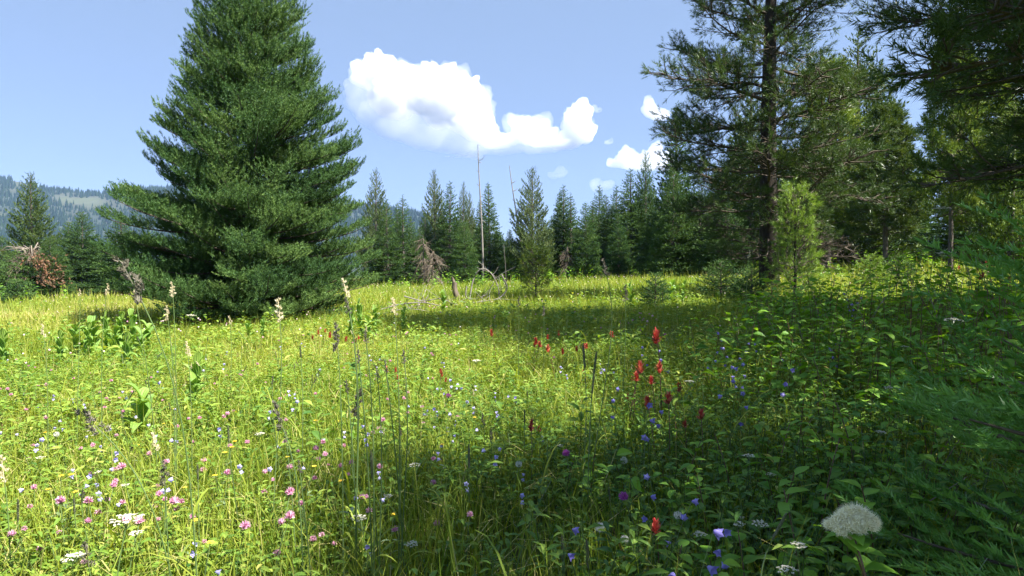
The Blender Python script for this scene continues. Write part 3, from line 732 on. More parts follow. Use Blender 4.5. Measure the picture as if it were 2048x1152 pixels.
dead_branch(945, 612, [(-.1, 0, .1), (.0, .1, .8), (.25, 0, 1.15), (.55, 0, 1.0), (.8, 0, .5), (.75, 0, .1), (.55, 0, .0)], .05, 'bleached branch bent into a tall loop near the stump', 8, 1)
dead_branch(940, 608, [(-.1, 0, .55), (-.15, 0, .2), (.1, .1, .1), (.5, .1, .25), (.75, .1, .7)], .05, 'bleached curved branch cradled under the tall loop', 8, 2)
dead_branch(975, 612, [(.4, 0, .9), (.6, .1, .5), (.35, 0, .2), (-.3, 0, .1), (-.8, 0, .12)], .06, 'bleached limb lying right of the tall loop', 9, 3)
dead_branch(830, 628, [(-.9, 0, .1), (-.4, .1, .25), (.2, .1, .3), (.9, 0, .15)], .05, 'bleached branch lying flat left of the corn lily by the stump', 10, 4)
dead_branch(845, 622, [(-.5, 0, .4), (0, .1, .25), (.5, 0, .35), (1.1, 0, .1)], .04, 'second flat bleached branch crossing over its neighbour', 10, 5)
dead_branch(815, 632, [(-.6, 0, .05), (.0, 0, .2), (.5, .2, .1)], .04, 'short bleached branch lowest of the flat pile', 9, 6)
dead_branch(1010, 612, [(-.9, 0, .08), (-.2, 0, .2), (.5, 0, .15)], .04, 'straight bleached branch in the grass right of the loop', 6, 7)
dead_branch(1700, 500, [(-1.3, 0, .9), (-.5, 0, .8), (.2, 0, .5), (.6, .1, .05)], .05, 'pale arching dead branch behind the young bright pine', 8, 8)

# ------------------------------------------------------------------ meadow
def lush_amt(x, y): return np.clip((x-(-.35+(y-2.1)*.46))/.8, 0, 1)
def sector(rng, r0, r1, n, am=.80):
    r = np.sqrt(rng.uniform(r0*r0, r1*r1, n)); a = rng.uniform(-am, am, n)
    return r*np.sin(a), r*np.cos(a)
FX, FY = at(508, 14.6)[:2]
def patch(x, y):
    p = .6*fbm(x/2.2, y/2.2, 51)+.4*fbm(x/.5, y/.5, 52)
    gold = np.clip((-x-7)/6, 0, 1)*np.clip((y-9)/6, 0, 1)*.16
    return (p-.5)*.8+(fbm(x/7, y/7, 57, 2)-.5)*.3+gold
def grass_band(g, rng, r0, r1, dens, hgt, wid, st, tall=.03, am=.8):
    n = int(am*(r1*r1-r0*r0)*dens)
    x, y = sector(rng, r0, r1, n, am)
    cl = vnoise(x*3.1, y*3.1, 71); keep = (rng.uniform(0, 1, n) < .35+.9*cl)
    keep &= rng.uniform(0, 1, n) > .35*lush_amt(x, y)*(y < 14)
    x, y = x[keep], y[keep]; n = len(x); z = tz(x, y)
    h = hgt*rng.uniform(.45, 1.25, n)*(.7+.6*fbm(x/1.5, y/1.5, 61)); w = wid*rng.uniform(.6, 1.3, n)
    tl = rng.uniform(0, 1, n) < tall
    h = np.where(tl, h*rng.uniform(1.4, 2.0, n), h); w = np.where(tl, w*.55, w)
    a = rng.uniform(0, 6.28, n); ln = h*rng.uniform(.1, .75, n)*np.where(tl, .35, 1)
    k = np.linspace(0, 1, st)
    lx, ly = np.cos(a)*ln, np.sin(a)*ln
    P = np.stack([x[:, None]+lx[:, None]*k**2, y[:, None]+ly[:, None]*k**2, (z-.02)[:, None]+h[:, None]*(k-.18*k**3*(ln/h)[:, None])], -1)
    sa = a+np.pi/2+rng.normal(0, .6, n); sd = np.stack([np.cos(sa), np.sin(sa), 0*sa], 1)
    prof = {3: np.array([.8, .8, 0]), 4: np.array([.8, 1, .7, 0])}[st]
    m = 2*(st-1)+1
    tone = .42-.1*np.clip((np.hypot(x, y)-18)/14, 0, 1)+patch(x, y)+rng.normal(0, .13, n)+np.where(tl, .16, 0)+np.where(rng.uniform(0, 1, n) < .07, .38, 0)
    g.add(ribbons(P, w[:, None]*prof*.5, sd), np.repeat(tone.clip(0, 1), m))
rng = np.random.default_rng(2024)
g = G()
grass_band(g, rng, 1.0, 4, 2500, .27, .0055, 4, .02)
grass_band(g, rng, 4, 8, 1400, .24, .0065, 4, .03)
grass_band(g, rng, 8, 16, 520, .23, .011, 3, .05)
grass_band(g, rng, 16, 32, 130, .32, .022, 3, .08)
# long arching blades here and there among the leaves
n = 260; x, y = sector(rng, 1.5, 7, n); z = tz(x, y); L = rng.uniform(.35, .7, n); a = rng.uniform(0, 6.28, n); k = np.linspace(0, 1, 8)
P = np.stack([x[:, None]+np.cos(a)[:, None]*L[:, None]*.55*k**1.6, y[:, None]+np.sin(a)[:, None]*L[:, None]*.55*k**1.6, z[:, None]+L[:, None]*(1.25*k-.75*k**2.6)], -1)
g.add(ribbons(P, np.array([.7, 1, 1, .95, .85, .65, .4, 0])*.004, np.stack([-np.sin(a), np.cos(a), 0*a], 1)), np.repeat(rng.uniform(.25, .6, n), 15))
# dry thatch lying between the stems
n = 9000; x, y = sector(rng, 1.2, 9, n); z = tz(x, y); L = rng.uniform(.1, .3, n); a = rng.uniform(0, 6.28, n); k = np.linspace(0, 1, 3)
P = np.stack([x[:, None]+np.cos(a)[:, None]*L[:, None]*k, y[:, None]+np.sin(a)[:, None]*L[:, None]*k, z[:, None]+rng.uniform(.02, .16, n)[:, None]+rng.normal(0, .06, n)[:, None]*k], -1)
g.add(ribbons(P, np.array([.0022, .002, 0]), np.stack([-np.sin(a), np.cos(a), 0*a], 1)), np.repeat(rng.uniform(.8, 1, n), 5))
grass_band(g, rng, 32, 75, 26, .4, .045, 3, .1)
tag(g.obj('grass', M['grass']), 'sunlit yellow green meadow grass', 'grass', kind='stuff')

def sprigs(g, rng, x, y, h, nl, ll, tone, wr=.24, lo=.25, el=(.0, .7), stem=False, st=4, stem_mi=1, jit=.15, fold=.3):
    n = len(x); z = tz(x, y)
    a0 = rng.uniform(0, 6.28, n); lean = rng.normal(0, .18, (n, 2))
    u = lo+(1-lo)*(np.arange(nl)+rng.uniform(0, .8, (n, nl)))/nl
    hz = h[:, None]*u
    bx = x[:, None]+lean[:, :1]*hz*u; by = y[:, None]+lean[:, 1:]*hz*u; bz = z[:, None]+hz
    a = a0[:, None]+np.arange(nl)*2.4+rng.normal(0, .4, (n, nl)); e = rng.uniform(el[0], el[1], (n, nl))
    L = ll[:, None]*rng.uniform(.65, 1.2, (n, nl))*(1.1-.4*u)
    B = np.stack([bx, by, bz], -1).reshape(-1, 3); a = a.ravel(); e = e.ravel(); L = L.ravel()
    D = np.stack([np.cos(a)*np.cos(e), np.sin(a)*np.cos(e), np.sin(e)], 1)
    Sd = np.stack([-np.sin(a), np.cos(a), 0*a], 1)+rng.normal(0, .25, (len(a), 3)); Sd = nrm(Sd-D*(Sd*D).sum(1, keepdims=True)); Nv = np.cross(D, Sd)
    k = np.linspace(0, 1, st)
    P = B[:, None]+D[:, None]*(L[:, None]*(k*.95+.12*min(1, 1)))[..., None]-np.array([0, 0, 1])*(L[:, None]*.35*k**2)[..., None]
    prof = {4: np.array([.15, 1, .8, 0.02]), 5: np.array([.12, .85, 1, .62, .02]), 3: np.array([.3, 1, .03])}[st]
    T = np.repeat(tone, nl)+rng.normal(0, jit, len(a))
    g.add(leaves(P, L[:, None]*wr*prof, Sd, Nv, fold), np.repeat(T.clip(0, 1), 3*st))
    if stem:
        k = np.linspace(0, 1, 4)
        P = np.stack([x[:, None]+lean[:, :1]*h[:, None]*k**2, y[:, None]+lean[:, 1:]*h[:, None]*k**2, z[:, None]+h[:, None]*k-.02], -1)
        g.add(tubes(P, np.array([.0028, .0024, .002, .001])*(h[:, None]/.35)**.5, 3), np.repeat(tone, 12).clip(0, 1), stem_mi)
def forb_band(g, rng, r0, r1, dens, h, ll, nl, wr=.26, stem=False, st=4, lushf=1., thr=.2, seed=81, am=.8, **kw):
    n = int(am*(r1*r1-r0*r0)*dens); x, y = sector(rng, r0, r1, n, am)
    c = fbm(x/1.1, y/1.1, seed, 3); lu = lush_amt(x, y)
    keep = rng.uniform(0, 1, n) < np.clip((c-thr)*2.6, .05, 1)*np.where(lu > .5, lushf, 1)
    x, y, lu = x[keep], y[keep], lu[keep]; n = len(x)
    hh = h*rng.uniform(.5, 1.3, n)*(1+.35*lu); L = ll*rng.uniform(.7, 1.3, n)
    tone = .42+patch(x, y)*.8-.1*lu+rng.normal(0, .1, n)
    sprigs(g, rng, x, y, hh, nl, L, tone, wr, stem=stem, st=st, **kw)
g = G()
forb_band(g, rng, 1.0, 4, 300, .2, .05, 9, .2, True, 4, 1.2)
forb_band(g, rng, 1.0, 4, 90, .26, .075, 7, .13, True, 4, 1.0, .25, 83, lo=.75, el=(.1, .6))
forb_band(g, rng, 4, 8, 170, .23, .055, 9, .2, False, 4, 1.3)
forb_band(g, rng, 4, 8, 40, .28, .085, 7, .14, False, 4, 1.0, .25, 83, lo=.7, el=(.1, .6))
forb_band(g, rng, 8, 16, 48, .25, .085, 6, .28, False, 3, 1.3, .25)
forb_band(g, rng, 3, 9, 22, .34, .12, 9, .15, True, 4, .6, .5, 141, lo=.45, el=(.2, .9))
forb_band(g, rng, 9, 20, 7, .38, .17, 9, .17, False, 4, .6, .5, 143, lo=.4, el=(.2, .9))
forb_band(g, rng, 16, 34, 5, .26, .14, 5, .28, False, 3, 1., .3)
tag(g.obj('meadow_foliage', [M['forb'], M['stem']]), 'low leafy clover and herbs carpeting the meadow', 'foliage', kind='stuff')
g = G(); n = 2600; x, y = sector(rng, 33, 47, n, .78); k = (fbm(x/2.2, y/2.2, 131) > .47) & (rng.uniform(0, 1, n) < np.clip((np.hypot(x, y)-34)/6, 0, 1)); x, y = x[k], y[k]; n = len(x)
sprigs(g, rng, x, y, rng.uniform(.35, 1.1, n), 9, rng.uniform(.18, .3, n), .4+rng.normal(0, .2, n), .3, lo=.15, st=3)
tag(g.obj('edge_brush', M['lush']), 'low green brush along the foot of the tree line', 'brush', kind='stuff')
# dense leafy undergrowth of the shaded right side
g = G()
for r0, r1, dens, h, ll, nl, st in ((1.1, 3.5, 80, .42, .085, 9, 5), (3.5, 7, 52, .52, .115, 10, 4), (7, 13, 24, .6, .14, 9, 4)):
    n = int(.8*(r1*r1-r0*r0)*dens); x, y = sector(rng, r0, r1, n)
    k = (rng.uniform(0, 1, n) < lush_amt(x-.35, y)*.85) & (rng.uniform(0, 1, n) < .3+1.0*fbm(x/.8, y/.8, 91)) & (x > .05+.0*y)
    x, y = x[k], y[k]; n = len(x)
    hh = h*rng.uniform(.35, 1.25, n)*(.6+1.0*np.clip((x-.7)/3, 0, 1.5))*np.where(y > 6, np.clip(1-(y-6)*.12, .4, 1), 1); hh = np.where(y < 2.2, np.minimum(hh, .45), hh)
    sprigs(g, rng, x, y, hh, nl, ll*rng.uniform(.7, 1.25, n), .42+rng.normal(0, .18, n)+(fbm(x, y, 44)-.5)*.5, .29, lo=.2, el=(-.1, .55), stem=True, st=st)
tag(g.obj('undergrowth', [M['lush'], M['redstem']]), 'dense shaded broad leaved undergrowth on the right', 'undergrowth', kind='stuff')

# ------------------------------------------------------------------ meadow plants, each one a thing
rf = np.random.default_rng(909)
def stem_pts(h, lean=.06, k=6, seed=0):
    r = np.random.default_rng(seed); u = np.linspace(0, 1, k); a = r.uniform(0, 6.28)
    return np.stack([lean*h*u**2*math.cos(a), lean*h*u**2*math.sin(a), h*u-.02*(u == 0)], 1)
def leaf_set(specs, wprof=(.15, 1, .8, .02), fold=.3, k=None):
    """specs: list of (origin, azimuth, elevation, length, halfwidth, droop)"""
    k = len(wprof); u = np.linspace(0, 1, k)
    P, Wd, Sd, Nv = [], [], [], []
    for o, a, e, L, w, dr in specs:
        d = np.array([math.cos(a)*math.cos(e), math.sin(a)*math.cos(e), math.sin(e)]); s = np.array([-math.sin(a), math.cos(a), 0])
        P.append(np.array(o)+d*(L*u)[:, None]-np.array([0, 0, 1])*(dr*L*u**2)[:, None]); Wd.append(w*np.array(wprof)); Sd.append(s); Nv.append(np.cross(d, s))
    return leaves(np.array(P), np.array(Wd), np.array(Sd), np.array(Nv), fold)
def ball_spikes(rng, c, r, n, L, w, zmin=-.4, squash=1., curl=.0):
    d = rdir(rng, n*2); d = d[d[:, 2] > zmin][:n]; d[:, 2] *= squash
    s = nrm(np.cross(d, rdir(rng, len(d))))*w
    b = np.array(c)+d*r; tip = b+d*L+np.array([0, 0, curl*L])
    return np.stack([b-s*.5, b+s*.5, tip], 1).reshape(-1, 3), np.arange(3*len(d)).reshape(-1, 3), len(d)
def flower(name, stem, heads, leaf=None, smat=None, hmat=None, lmat=None, head_name='flower_head'):
    o = stem.mesh(name, smat or M['stem']); root = link(bpy.data.objects.new(name, o))
    for hd in heads: hd.obj(head_name, hmat, root)
    if leaf is not None: leaf.obj('foliage', lmat or M['forb'], root)
    root.location = (0, 0, -50); return root

def mk_clover(seed, h=.26, mat='clover'):
    r = np.random.default_rng(seed); P = stem_pts(h, .25, 6, seed); st = G().add(tubes(P, np.linspace(.0018, .0014, 6), 4), .5)
    hd = G(); c = P[-1]+[0, 0, .004]
    v, f, n = ball_spikes(r, c, .006, 90, .011, .0055, -.5, 1., .25); hd.add((v, f), np.repeat(r.uniform(.1, .95, n), 3))
    hd.add(place(SPH, [c], [[1, 0, 0]], [.008]), .35)
    lf = G()
    for j in range(3):
        i = 1+j; a = r.uniform(0, 6.28)
        b = P[i]+np.array([math.cos(a), math.sin(a), .6])*.035
        lf.add(tubes(np.array([P[i], (P[i]+b)/2+[0, 0, .004], b]), .0009, 3), .5)
        lf.add(leaf_set([(b, a+q, .25, .028, .0085, .2) for q in (-1.6, 0, 1.6)]), .45+r.normal(0, .1))
    lf.add(leaf_set([(P[-1]-[0, 0, .008], r.uniform(0, 6), .1, .024, .008, .2), (P[-1]-[0, 0, .008], r.uniform(0, 6), .1, .024, .008, .2)]), .5)
    return flower('clover_flower', st, [hd], lf, M['stem'], M[mat], M['forb'])
def mk_bell(seed, h=.32, mat='bell', nb=2):
    r = np.random.default_rng(seed); P = stem_pts(h, .18, 7, seed); st = G().add(tubes(P, np.linspace(.0013, .0008, 7), 3), .45)
    hds = []
    for b in range(nb):
        q = P[-1-b]; a = r.uniform(0, 6.28); d = nrm(np.array([math.cos(a), math.sin(a), r.uniform(-.5, .25)]))
        o = q+np.array([math.cos(a), math.sin(a), .5])*.014*(b > 0); 
        if b: st.add(tubes(np.array([q, (q+o)/2+[0, 0, .002], o]), .0007, 3), .45)
        U, Wv = frames(d[None]); U, Wv = U[0], Wv[0]; g = G(); k = 10; ang = np.arange(k)*2*np.pi/k
        rings = [(0, .002, 0), (.004, .0055, 0), (.011, .0075, 0), (.017, .011, .0)]
        V = [o+d*x+rr*(math.cos(t)*U+math.sin(t)*Wv) for x, rr, _ in rings for t in ang]
        V += [o+d*.021+.0165*(math.cos(t)*U+math.sin(t)*Wv) if i % 2 == 0 else o+d*.0165+.0105*(math.cos(t)*U+math.sin(t)*Wv) for i, t in enumerate(ang)]
        F = []
        for i in range(4):
            for j in range(k): A = i*k+j; B = i*k+(j+1) % k; F += [(A, B, B+k), (A, B+k, A+k)]
        g.add((V, F), .4+r.uniform(0, .4)); hds.append(g)
    st.add(leaf_set([(P[i], r.uniform(0, 6.28), .5, .04, .0015, .3) for i in (1, 2, 2, 3, 4)]), .5)
    return flower('bell_flower', st, hds, None, M['stem'], M[mat], head_name='bell_blossom')
def mk_brush(seed, h=.38, n=26, hl=.055):
    r = np.random.default_rng(seed); P = stem_pts(h, .12, 8, seed); st = G().add(tubes(P, np.linspace(.0026, .0018, 8), 5), .4)
    hd = G(); top = P[-1]
    sp = []
    for i in range(n):
        u = i/n; o = top-np.array([0, 0, hl*(1-u)]); a = i*2.4+r.normal(0, .2)
        sp.append((o, a, .2+.95*u+r.normal(0, .16), r.uniform(.02, .03)*(1-.15*u), r.uniform(.0045, .0075), -.4))
    v, f = leaf_set(sp, (.4, 1, .75, .1), .35); hd.add((v, f), np.repeat(r.uniform(.1, .9, n), 12))
    lf = G(); sp = []
    for i in range(18):
        u = (i+.5)/18; q = np.array([np.interp(u*.88, np.linspace(0, 1, 8), P[:, c]) for c in range(3)])
        sp.append((q, i*2.4, .55+r.normal(0, .2), r.uniform(.035, .055)*(1-.4*u), .0045, .25))
    v, f = leaf_set(sp); lf.add((v, f), np.repeat(r.uniform(.2, .7, 18), 12))
    return flower('paintbrush_flower', st, [hd], lf, M['redstem'], M['red'], M['lush'])
def mk_yarrow(seed, h=.42, R_=.038, mat='white'):
    r = np.random.default_rng(seed); P = stem_pts(h, .12, 7, seed); st = G().add(tubes(P, np.linspace(.0022, .0016, 7), 4), .5)
    hd = G(); top = P[-1]; O = []
    for i in range(15):
        a = i*2.4; rr = R_*math.sqrt((i+.3)/15); c = top+np.array([rr*math.cos(a), rr*math.sin(a), .028-.25*rr+r.normal(0, .002)])
        st.add(tubes(np.array([top-[0, 0, .012], (top+c)/2+[0, 0, -.008], c]), .0008, 3), .5)
        for k in range(9):
            b = np.array(rng_disc(r))*.0085; O.append(c+np.array([b[0], b[1], r.normal(.001, .001)]))
    O = np.array(O); n = len(O); k = 6; a = np.arange(k)*2*np.pi/k
    tilt = r.normal(0, .35, (n, 3)); tilt[:, 2] = 1; Nn = nrm(tilt); U, Wv = frames(Nn); rad = r.uniform(.003, .0042, n)
    V = np.concatenate([(O+Nn*.0012)[:, None], O[:, None]+rad[:, None, None]*(np.cos(a)[:, None]*U[:, None]+np.sin(a)[:, None]*Wv[:, None])], 1).reshape(-1, 3)
    f = np.array([(0, 1+i, 1+(i+1) % k) for i in range(k)]); hd.add((V, (np.arange(n)[:, None, None]*(k+1)+f).reshape(-1, 3)), np.repeat(r.uniform(.3, 1, n), k+1))
    lf = G(); sp = []
    for i in range(9):
        u = .1+.75*i/9; q = np.array([np.interp(u, np.linspace(0, 1, 7), P[:, c]) for c in range(3)]); a = i*2.4
        for j in range(7):
            o = q+np.array([math.cos(a)*.8, math.sin(a)*.8, .5])*.011*j
            for sg in (-1, 1): sp.append((o, a+sg*1.0, .4, .014*(1.1-j/8), .0014, 0))
    lf.add(leaf_set(sp), .45)
    return flower('yarrow_flower', st, [hd], lf, M['stem'], M[mat], M['forb'])
def rng_disc(r):
    a = r.uniform(0, 6.28); q = math.sqrt(r.uniform(0, 1)); return (q*math.cos(a), q*math.sin(a))
def mk_clock(seed, h=.3, R_=.021):
    r = np.random.default_rng(seed); P = stem_pts(h, .1, 6, seed); st = G().add(tubes(P, np.linspace(.0022, .0018, 6), 5), .5)
    hd = G(); c = P[-1]+[0, 0, R_*.4]
    d = rdir(r, 130); d = d[d[:, 2] > -.75]
    for dd in d:
        b = c+dd*R_*.6; t = rdir(r, 6)*.75+dd*1.0; tip = b+nrm(t)*R_*.45
        s = nrm(np.cross(t, dd+.01))*.0004
        hd.add((np.stack([np.repeat(b[None], 6, 0)-s, np.repeat(b[None], 6, 0)+s, tip], 1).reshape(-1, 3), np.arange(18).reshape(-1, 3)), r.uniform(.2, 1))
    v, f, n = ball_spikes(r, c, .002, 60, R_*.6, .0006, -.8); hd.add((v, f), .3)
    hd.add(place(SPH, [c], [[1, 0, 0]], [.003]), .0)
    st.add(leaf_set([(P[0]+[0, 0, .03], a, .45, .11, .009, .5) for a in (0.3, 1.9, 3.4, 5.)]), .4)
    return flower('seed_clock', st, [hd], None, M['stem'], M['fluff'], head_name='seed_ball')
def mk_yellow(seed, h=.26):
    r = np.random.default_rng(seed); P = stem_pts(h, .2, 6, seed); st = G().add(tubes(P, .0012, 3), .5); hd = G()
    hd.add(leaf_set([(P[-1], a*2*math.pi/6+r.normal(0, .1), .2, .011, .004, .1) for a in range(6)]), .6); hd.add(place(SPH, [P[-1]+[0, 0, .001]], [[1, 0, 0]], [.003]), .1)
    st.add(leaf_set([(P[i], r.uniform(0, 6.28), .5, .045, .006, .3) for i in (1, 2, 3, 3)]), .5)
    return flower('yellow_flower', st, [hd], None, M['stem'], M['yellow'])

def put(proto_list, used, px, py, h0, label, cat, group, sc=None, head_px=None, head=None, dmax=60):
    s = 1.
    for _ in range(3):
        x, y, z = hit(px, py, h0*s)
        if head_px: s = min(1.9, max(.5, head_px*y/F_PX/head))
        elif sc: s = sc
    i = int(rf.integers(0, len(proto_list))); p = proto_list[i]
    if i not in used: o = p; used.add(i)
    else: o = dup(p)
    o.location = (x, y, z); o.rotation_euler.z = rf.uniform(0, 6.28); o.scale = (s,)*3
    o.rotation_euler.x = rf.normal(0, .06)
    # keep the head under the wanted pixel: shift root against the lean
    return tag(o, label, cat, group)
A4 = lambda L: [(x/2.087, 600+y/2.087) for x, y in L]
A5 = lambda L: [(680+x/2.087, 600+y/2.087) for x, y in L]
A6 = lambda L: [(1360+x/2.087, 600+y/2.087) for x, y in L]

clv = A4([(268,925),(400,880),(500,880),(555,758),(640,930),(525,985),(575,835),(600,845),(635,845),(445,690),(360,633),(488,768),(295,880),(220,980),(40,990),(140,865),(180,875),(405,1110),(970,990),(1150,940),(1105,1010),(1140,780),(1150,715),(1265,665),(1280,680),(1340,690),(1370,745),(1405,605),(1335,590),(800,803),(920,820),(1255,975),(995,597),(860,668),(960,480),(990,463),(985,490),(915,490),(875,500),(825,510),(735,555),(1185,380),(1215,400),(1090,275),(1190,270),(935,315),(1020,300),(340,335),(60,410),(150,415),(270,290),(430,690),(450,580),(390,645),(415,875),(385,895),(1320,650),(1360,685),(700,860),(615,770)])
clv += A5([(200,545),(160,725),(20,735),(30,690),(290,470),(230,450),(260,425),(250,395),(350,450),(375,215),(265,150),(215,150),(520,265),(430,825),(150,610),(165,560),(45,850),(600,210),(780,150),(930,130),(1050,95),(1250,75),(870,270)])
big = {0, 1, 2, 3, 4, 5, 18, 19, 20}
clv_x = [(rf.uniform(20, 1000), 700+420*rf.random()**1.3) for _ in range(70)]
clv_x += [(rf.uniform(960, 1330), rf.uniform(628, 668)) for _ in range(34)]+[(rf.uniform(560, 960), rf.uniform(655, 720)) for _ in range(16)]+[(rf.uniform(0, 260), rf.uniform(745, 800)) for _ in range(14)]
PC = [mk_clover(500+i, .2+.03*i) for i in range(5)]; HC = [.2+.03*i for i in range(5)]
used = set()
for i, (px, py) in enumerate(clv): put(PC, used, px, py, .25, 'pink clover head in the sunlit meadow left of the shade', 'clover', 'pink clover heads in the meadow', sc=rf.uniform(.65, .95) if i not in big else 1.1)
for px, py in clv_x: put(PC, used, px, py, .25, 'pink clover head in the sunlit meadow left of the shade', 'clover', 'pink clover heads in the meadow', sc=rf.uniform(.6, .95))
PP = [mk_clover(520+i, .27, 'purple') for i in range(2)]; used = set()
for px, py, lab in ((1148, 918, 'deep purple clover head in the shade right of the white seed clock'), (1287, 996, 'purple clover head low in the shade left of the lowest red paintbrush'), (878, 792, 'purple clover head standing in the sunlit grass beside pale blue bells'), (1346, 671, 'purple clover head at the edge of the shaded bushes')):
    put(PP, used, px, py, .27, lab, 'clover', None, sc=1.15)

bel = A4([(45,555),(10,515),(60,530),(230,515),(365,745),(395,740),(410,785),(440,805),(280,815),(440,695),(165,595),(585,515),(610,565),(710,570),(475,515),(560,390),(680,350),(1230,622),(1365,565),(1085,485),(885,1105),(770,998),(425,840),(600,470),(410,615),(1230,450),(695,355),(20,858),(345,805),(345,565)])
bel += A5([(465,380),(480,375),(460,365),(590,355),(620,385),(690,397),(708,408),(535,415),(535,450),(660,472),(430,497),(430,515),(465,488),(475,530),(458,585),(430,570),(395,460),(365,455),(405,460),(320,455),(200,715),(90,1030),(695,612),(620,640),(180,250),(175,290),(510,350),(135,375),(450,250),(1115,265),(1130,290),(1070,300),(1110,255),(1090,275)])
PB = [mk_bell(600+i, .3+.02*i, 'bell', 1+i % 2) for i in range(4)]; used = set()
for px, py in bel+[(rf.uniform(10, 1150), 690+330*rf.random()**1.5) for _ in range(60)]:
    put(PB, used, px, py, .33, 'pale violet blue bell flower in the sunlit grass', 'bell flower', 'pale blue bells in the sunlit meadow', sc=rf.uniform(.6, .85))
PD = [mk_bell(620+i, .5, 'deepbell', 3) for i in range(3)]; used = set()
for px, py in A6([(175,125),(240,172),(355,178),(632,178),(665,200),(500,240),(400,268),(245,265),(262,265),(158,265),(110,210),(200,200),(155,900),(710,12),(250,385),(10,1070)])+A5([(1320,805),(1315,760),(1400,965),(860,960),(1275,455),(1270,395),(1160,370),(1290,195),(1365,205)])+[(1695,584),(1703,592),(1700,606)]:
    put(PD, used, px, py, .52, 'deeper blue bell flower among the shaded bushes', 'bell flower', 'deep blue bells in the shade', sc=rf.uniform(.75, 1.05))

PR = [mk_brush(700+i, .36, 24+3*i, .026+.006*i) for i in range(4)]; used = set()
reds = [(1319, 738, 32, 'tallest scarlet paintbrush of the cluster at the shade edge'), (1324, 752, 26, 'scarlet paintbrush just under the tallest one'), (1311, 770, 24, 'scarlet paintbrush left below the tallest one'), (1345, 776, 22, 'dull red paintbrush right of the tallest one'),
 (1253, 768, 30, 'left scarlet paintbrush of the upright pair at the shade edge'), (1266, 766, 26, 'right scarlet paintbrush of the upright pair at the shade edge'), (1260, 788, 14, 'small scarlet paintbrush below the upright pair'), (1316, 812, 28, 'dark red paintbrush beside the wide scarlet one under the cluster'), (1339, 814, 30, 'wide scarlet paintbrush under the cluster'),
 (1405, 834, 26, 'lone scarlet paintbrush deep in the shaded bushes'), (1375, 846, 20, 'faded salmon paintbrush left of the lone scarlet one'), (1325, 1045, 34, 'lowest scarlet paintbrush, beside the cream seed head'), (1061, 852, 24, 'orange red paintbrush low at the edge of the sun'), (1089, 850, 16, 'faded orange paintbrush right of the low orange red one'),
 (778, 732, 10, 'small red paintbrush leftmost of the sunlit four'), (787, 738, 12, 'second red paintbrush of the sunlit four'), (799, 752, 12, 'third red paintbrush of the sunlit four'), (799, 768, 11, 'lowest red paintbrush of the sunlit four'),
 (874, 743, 12, 'left red paintbrush of the sunlit trio'), (884, 741, 13, 'right red paintbrush of the sunlit trio'), (882, 754, 10, 'lowest red paintbrush of the sunlit trio'), (1158, 742, 9, 'tiny red paintbrush behind the green timothy heads')]
for px, py, hp, lab in reds: put(PR, used, px, py, .36, lab, 'paintbrush', 'red paintbrush flowers', head_px=hp*.9, head=.055)
farred = A5([(655,122),(812,155),(825,182),(848,145),(900,130),(908,185),(935,203),(1020,185),(1032,180),(1115,130),(75,150),(65,160),(10,155),(808,165),(1012,192),(40,150)])+[(640,660),(652,664),(634,668),(645,658)]
for px, py in farred: put(PR, used, px, py, .38, 'small red paintbrush flowering in the far band of the near meadow', 'paintbrush', 'red paintbrush flowers farther off', sc=rf.uniform(.85, 1.25))
for px, py in ((1905, 495), (1975, 520), (1950, 545), (1960, 540), (1930, 528)): put(PR, used, px, py, .4, 'distant red paintbrush in the clearing on the right', 'paintbrush', 'red paintbrush flowers in the right clearing', sc=1.7)
put(PR, used, 6, 758, .36, 'red paintbrush at the left edge below the dark corn lily', 'paintbrush', None, sc=1.3)

PY = [mk_yarrow(800+i, .4+.03*i, .034+.005*i) for i in range(3)]; used = set()
yar = [(218, 1067, 60, 'largest cream yarrow head at the lower left'), (148, 1092, 44, 'cream yarrow head left below the largest one'), (249, 962, 18, 'small white yarrow right above the largest cream one'), (189, 939, 20, 'white yarrow left of the pink clovers'), (62, 915, 18, 'pale yarrow near the left edge'), (360, 663, 20, 'flat yarrow head against the dark foot of the giant fir'), (273, 1066, 26, 'half open yarrow right of the largest cream one'), (520, 857, 20, 'yarrow lying among clovers at centre left'), (838, 936, 24, 'white yarrow at the sun edge left of the seed clock'), (761, 986, 24, 'white yarrow beside the tall dark grass stems'), (700, 1043, 30, 'cream yarrow at the foot of the tall dark grass stems'), (1123, 889, 16, 'greyish yarrow near the purple clover'), (807, 1100, 22, 'dull yarrow low under the dark stems'),
 (1568, 683, 28, 'left white yarrow of the side by side pair in the bushes'), (1601, 687, 32, 'right white yarrow of the side by side pair in the bushes'), (1767, 636, 20, 'white yarrow between the two high ones in the bushes'), (1740, 654, 14, 'small white yarrow lowest of the high bushes'), (1806, 613, 26, 'grey white yarrow at the crest of the bushes'), (1860, 627, 34, 'broad white yarrow at the crest of the bushes'), (1851, 595, 32, 'topmost white yarrow above the bushes'), (1920, 595, 30, 'pale yarrow at the crest beside the right edge fir'), (1535, 797, 32, 'white yarrow alone in the middle of the bushes'), (1511, 922, 22, 'small white yarrow above the leafy shoots'), (1490, 783, 14, 'faint yarrow left of the lone white one'), (1460, 1032, 36, 'white yarrow next to the deep blue bell near the bottom'), (1474, 1024, 24, 'second white head touching the yarrow by the deep blue bell'), (1401, 1075, 18, 'budding yarrow below the deep blue bell'), (1530, 960, 18, 'dim yarrow left of the big fluffy blossom'), (1822, 673, 14, 'tiny yarrow at the edge of the near fir'), (1825, 790, 20, 'wilted yarrow before the near fir'), (948, 720, 18, 'dried yarrow in the sunlit grass'), (1392, 762, 20, 'dull yarrow right of the scarlet cluster')]
PYT = [mk_yarrow(810+i, .78, .036+.005*i) for i in range(3)]; usedt = set()
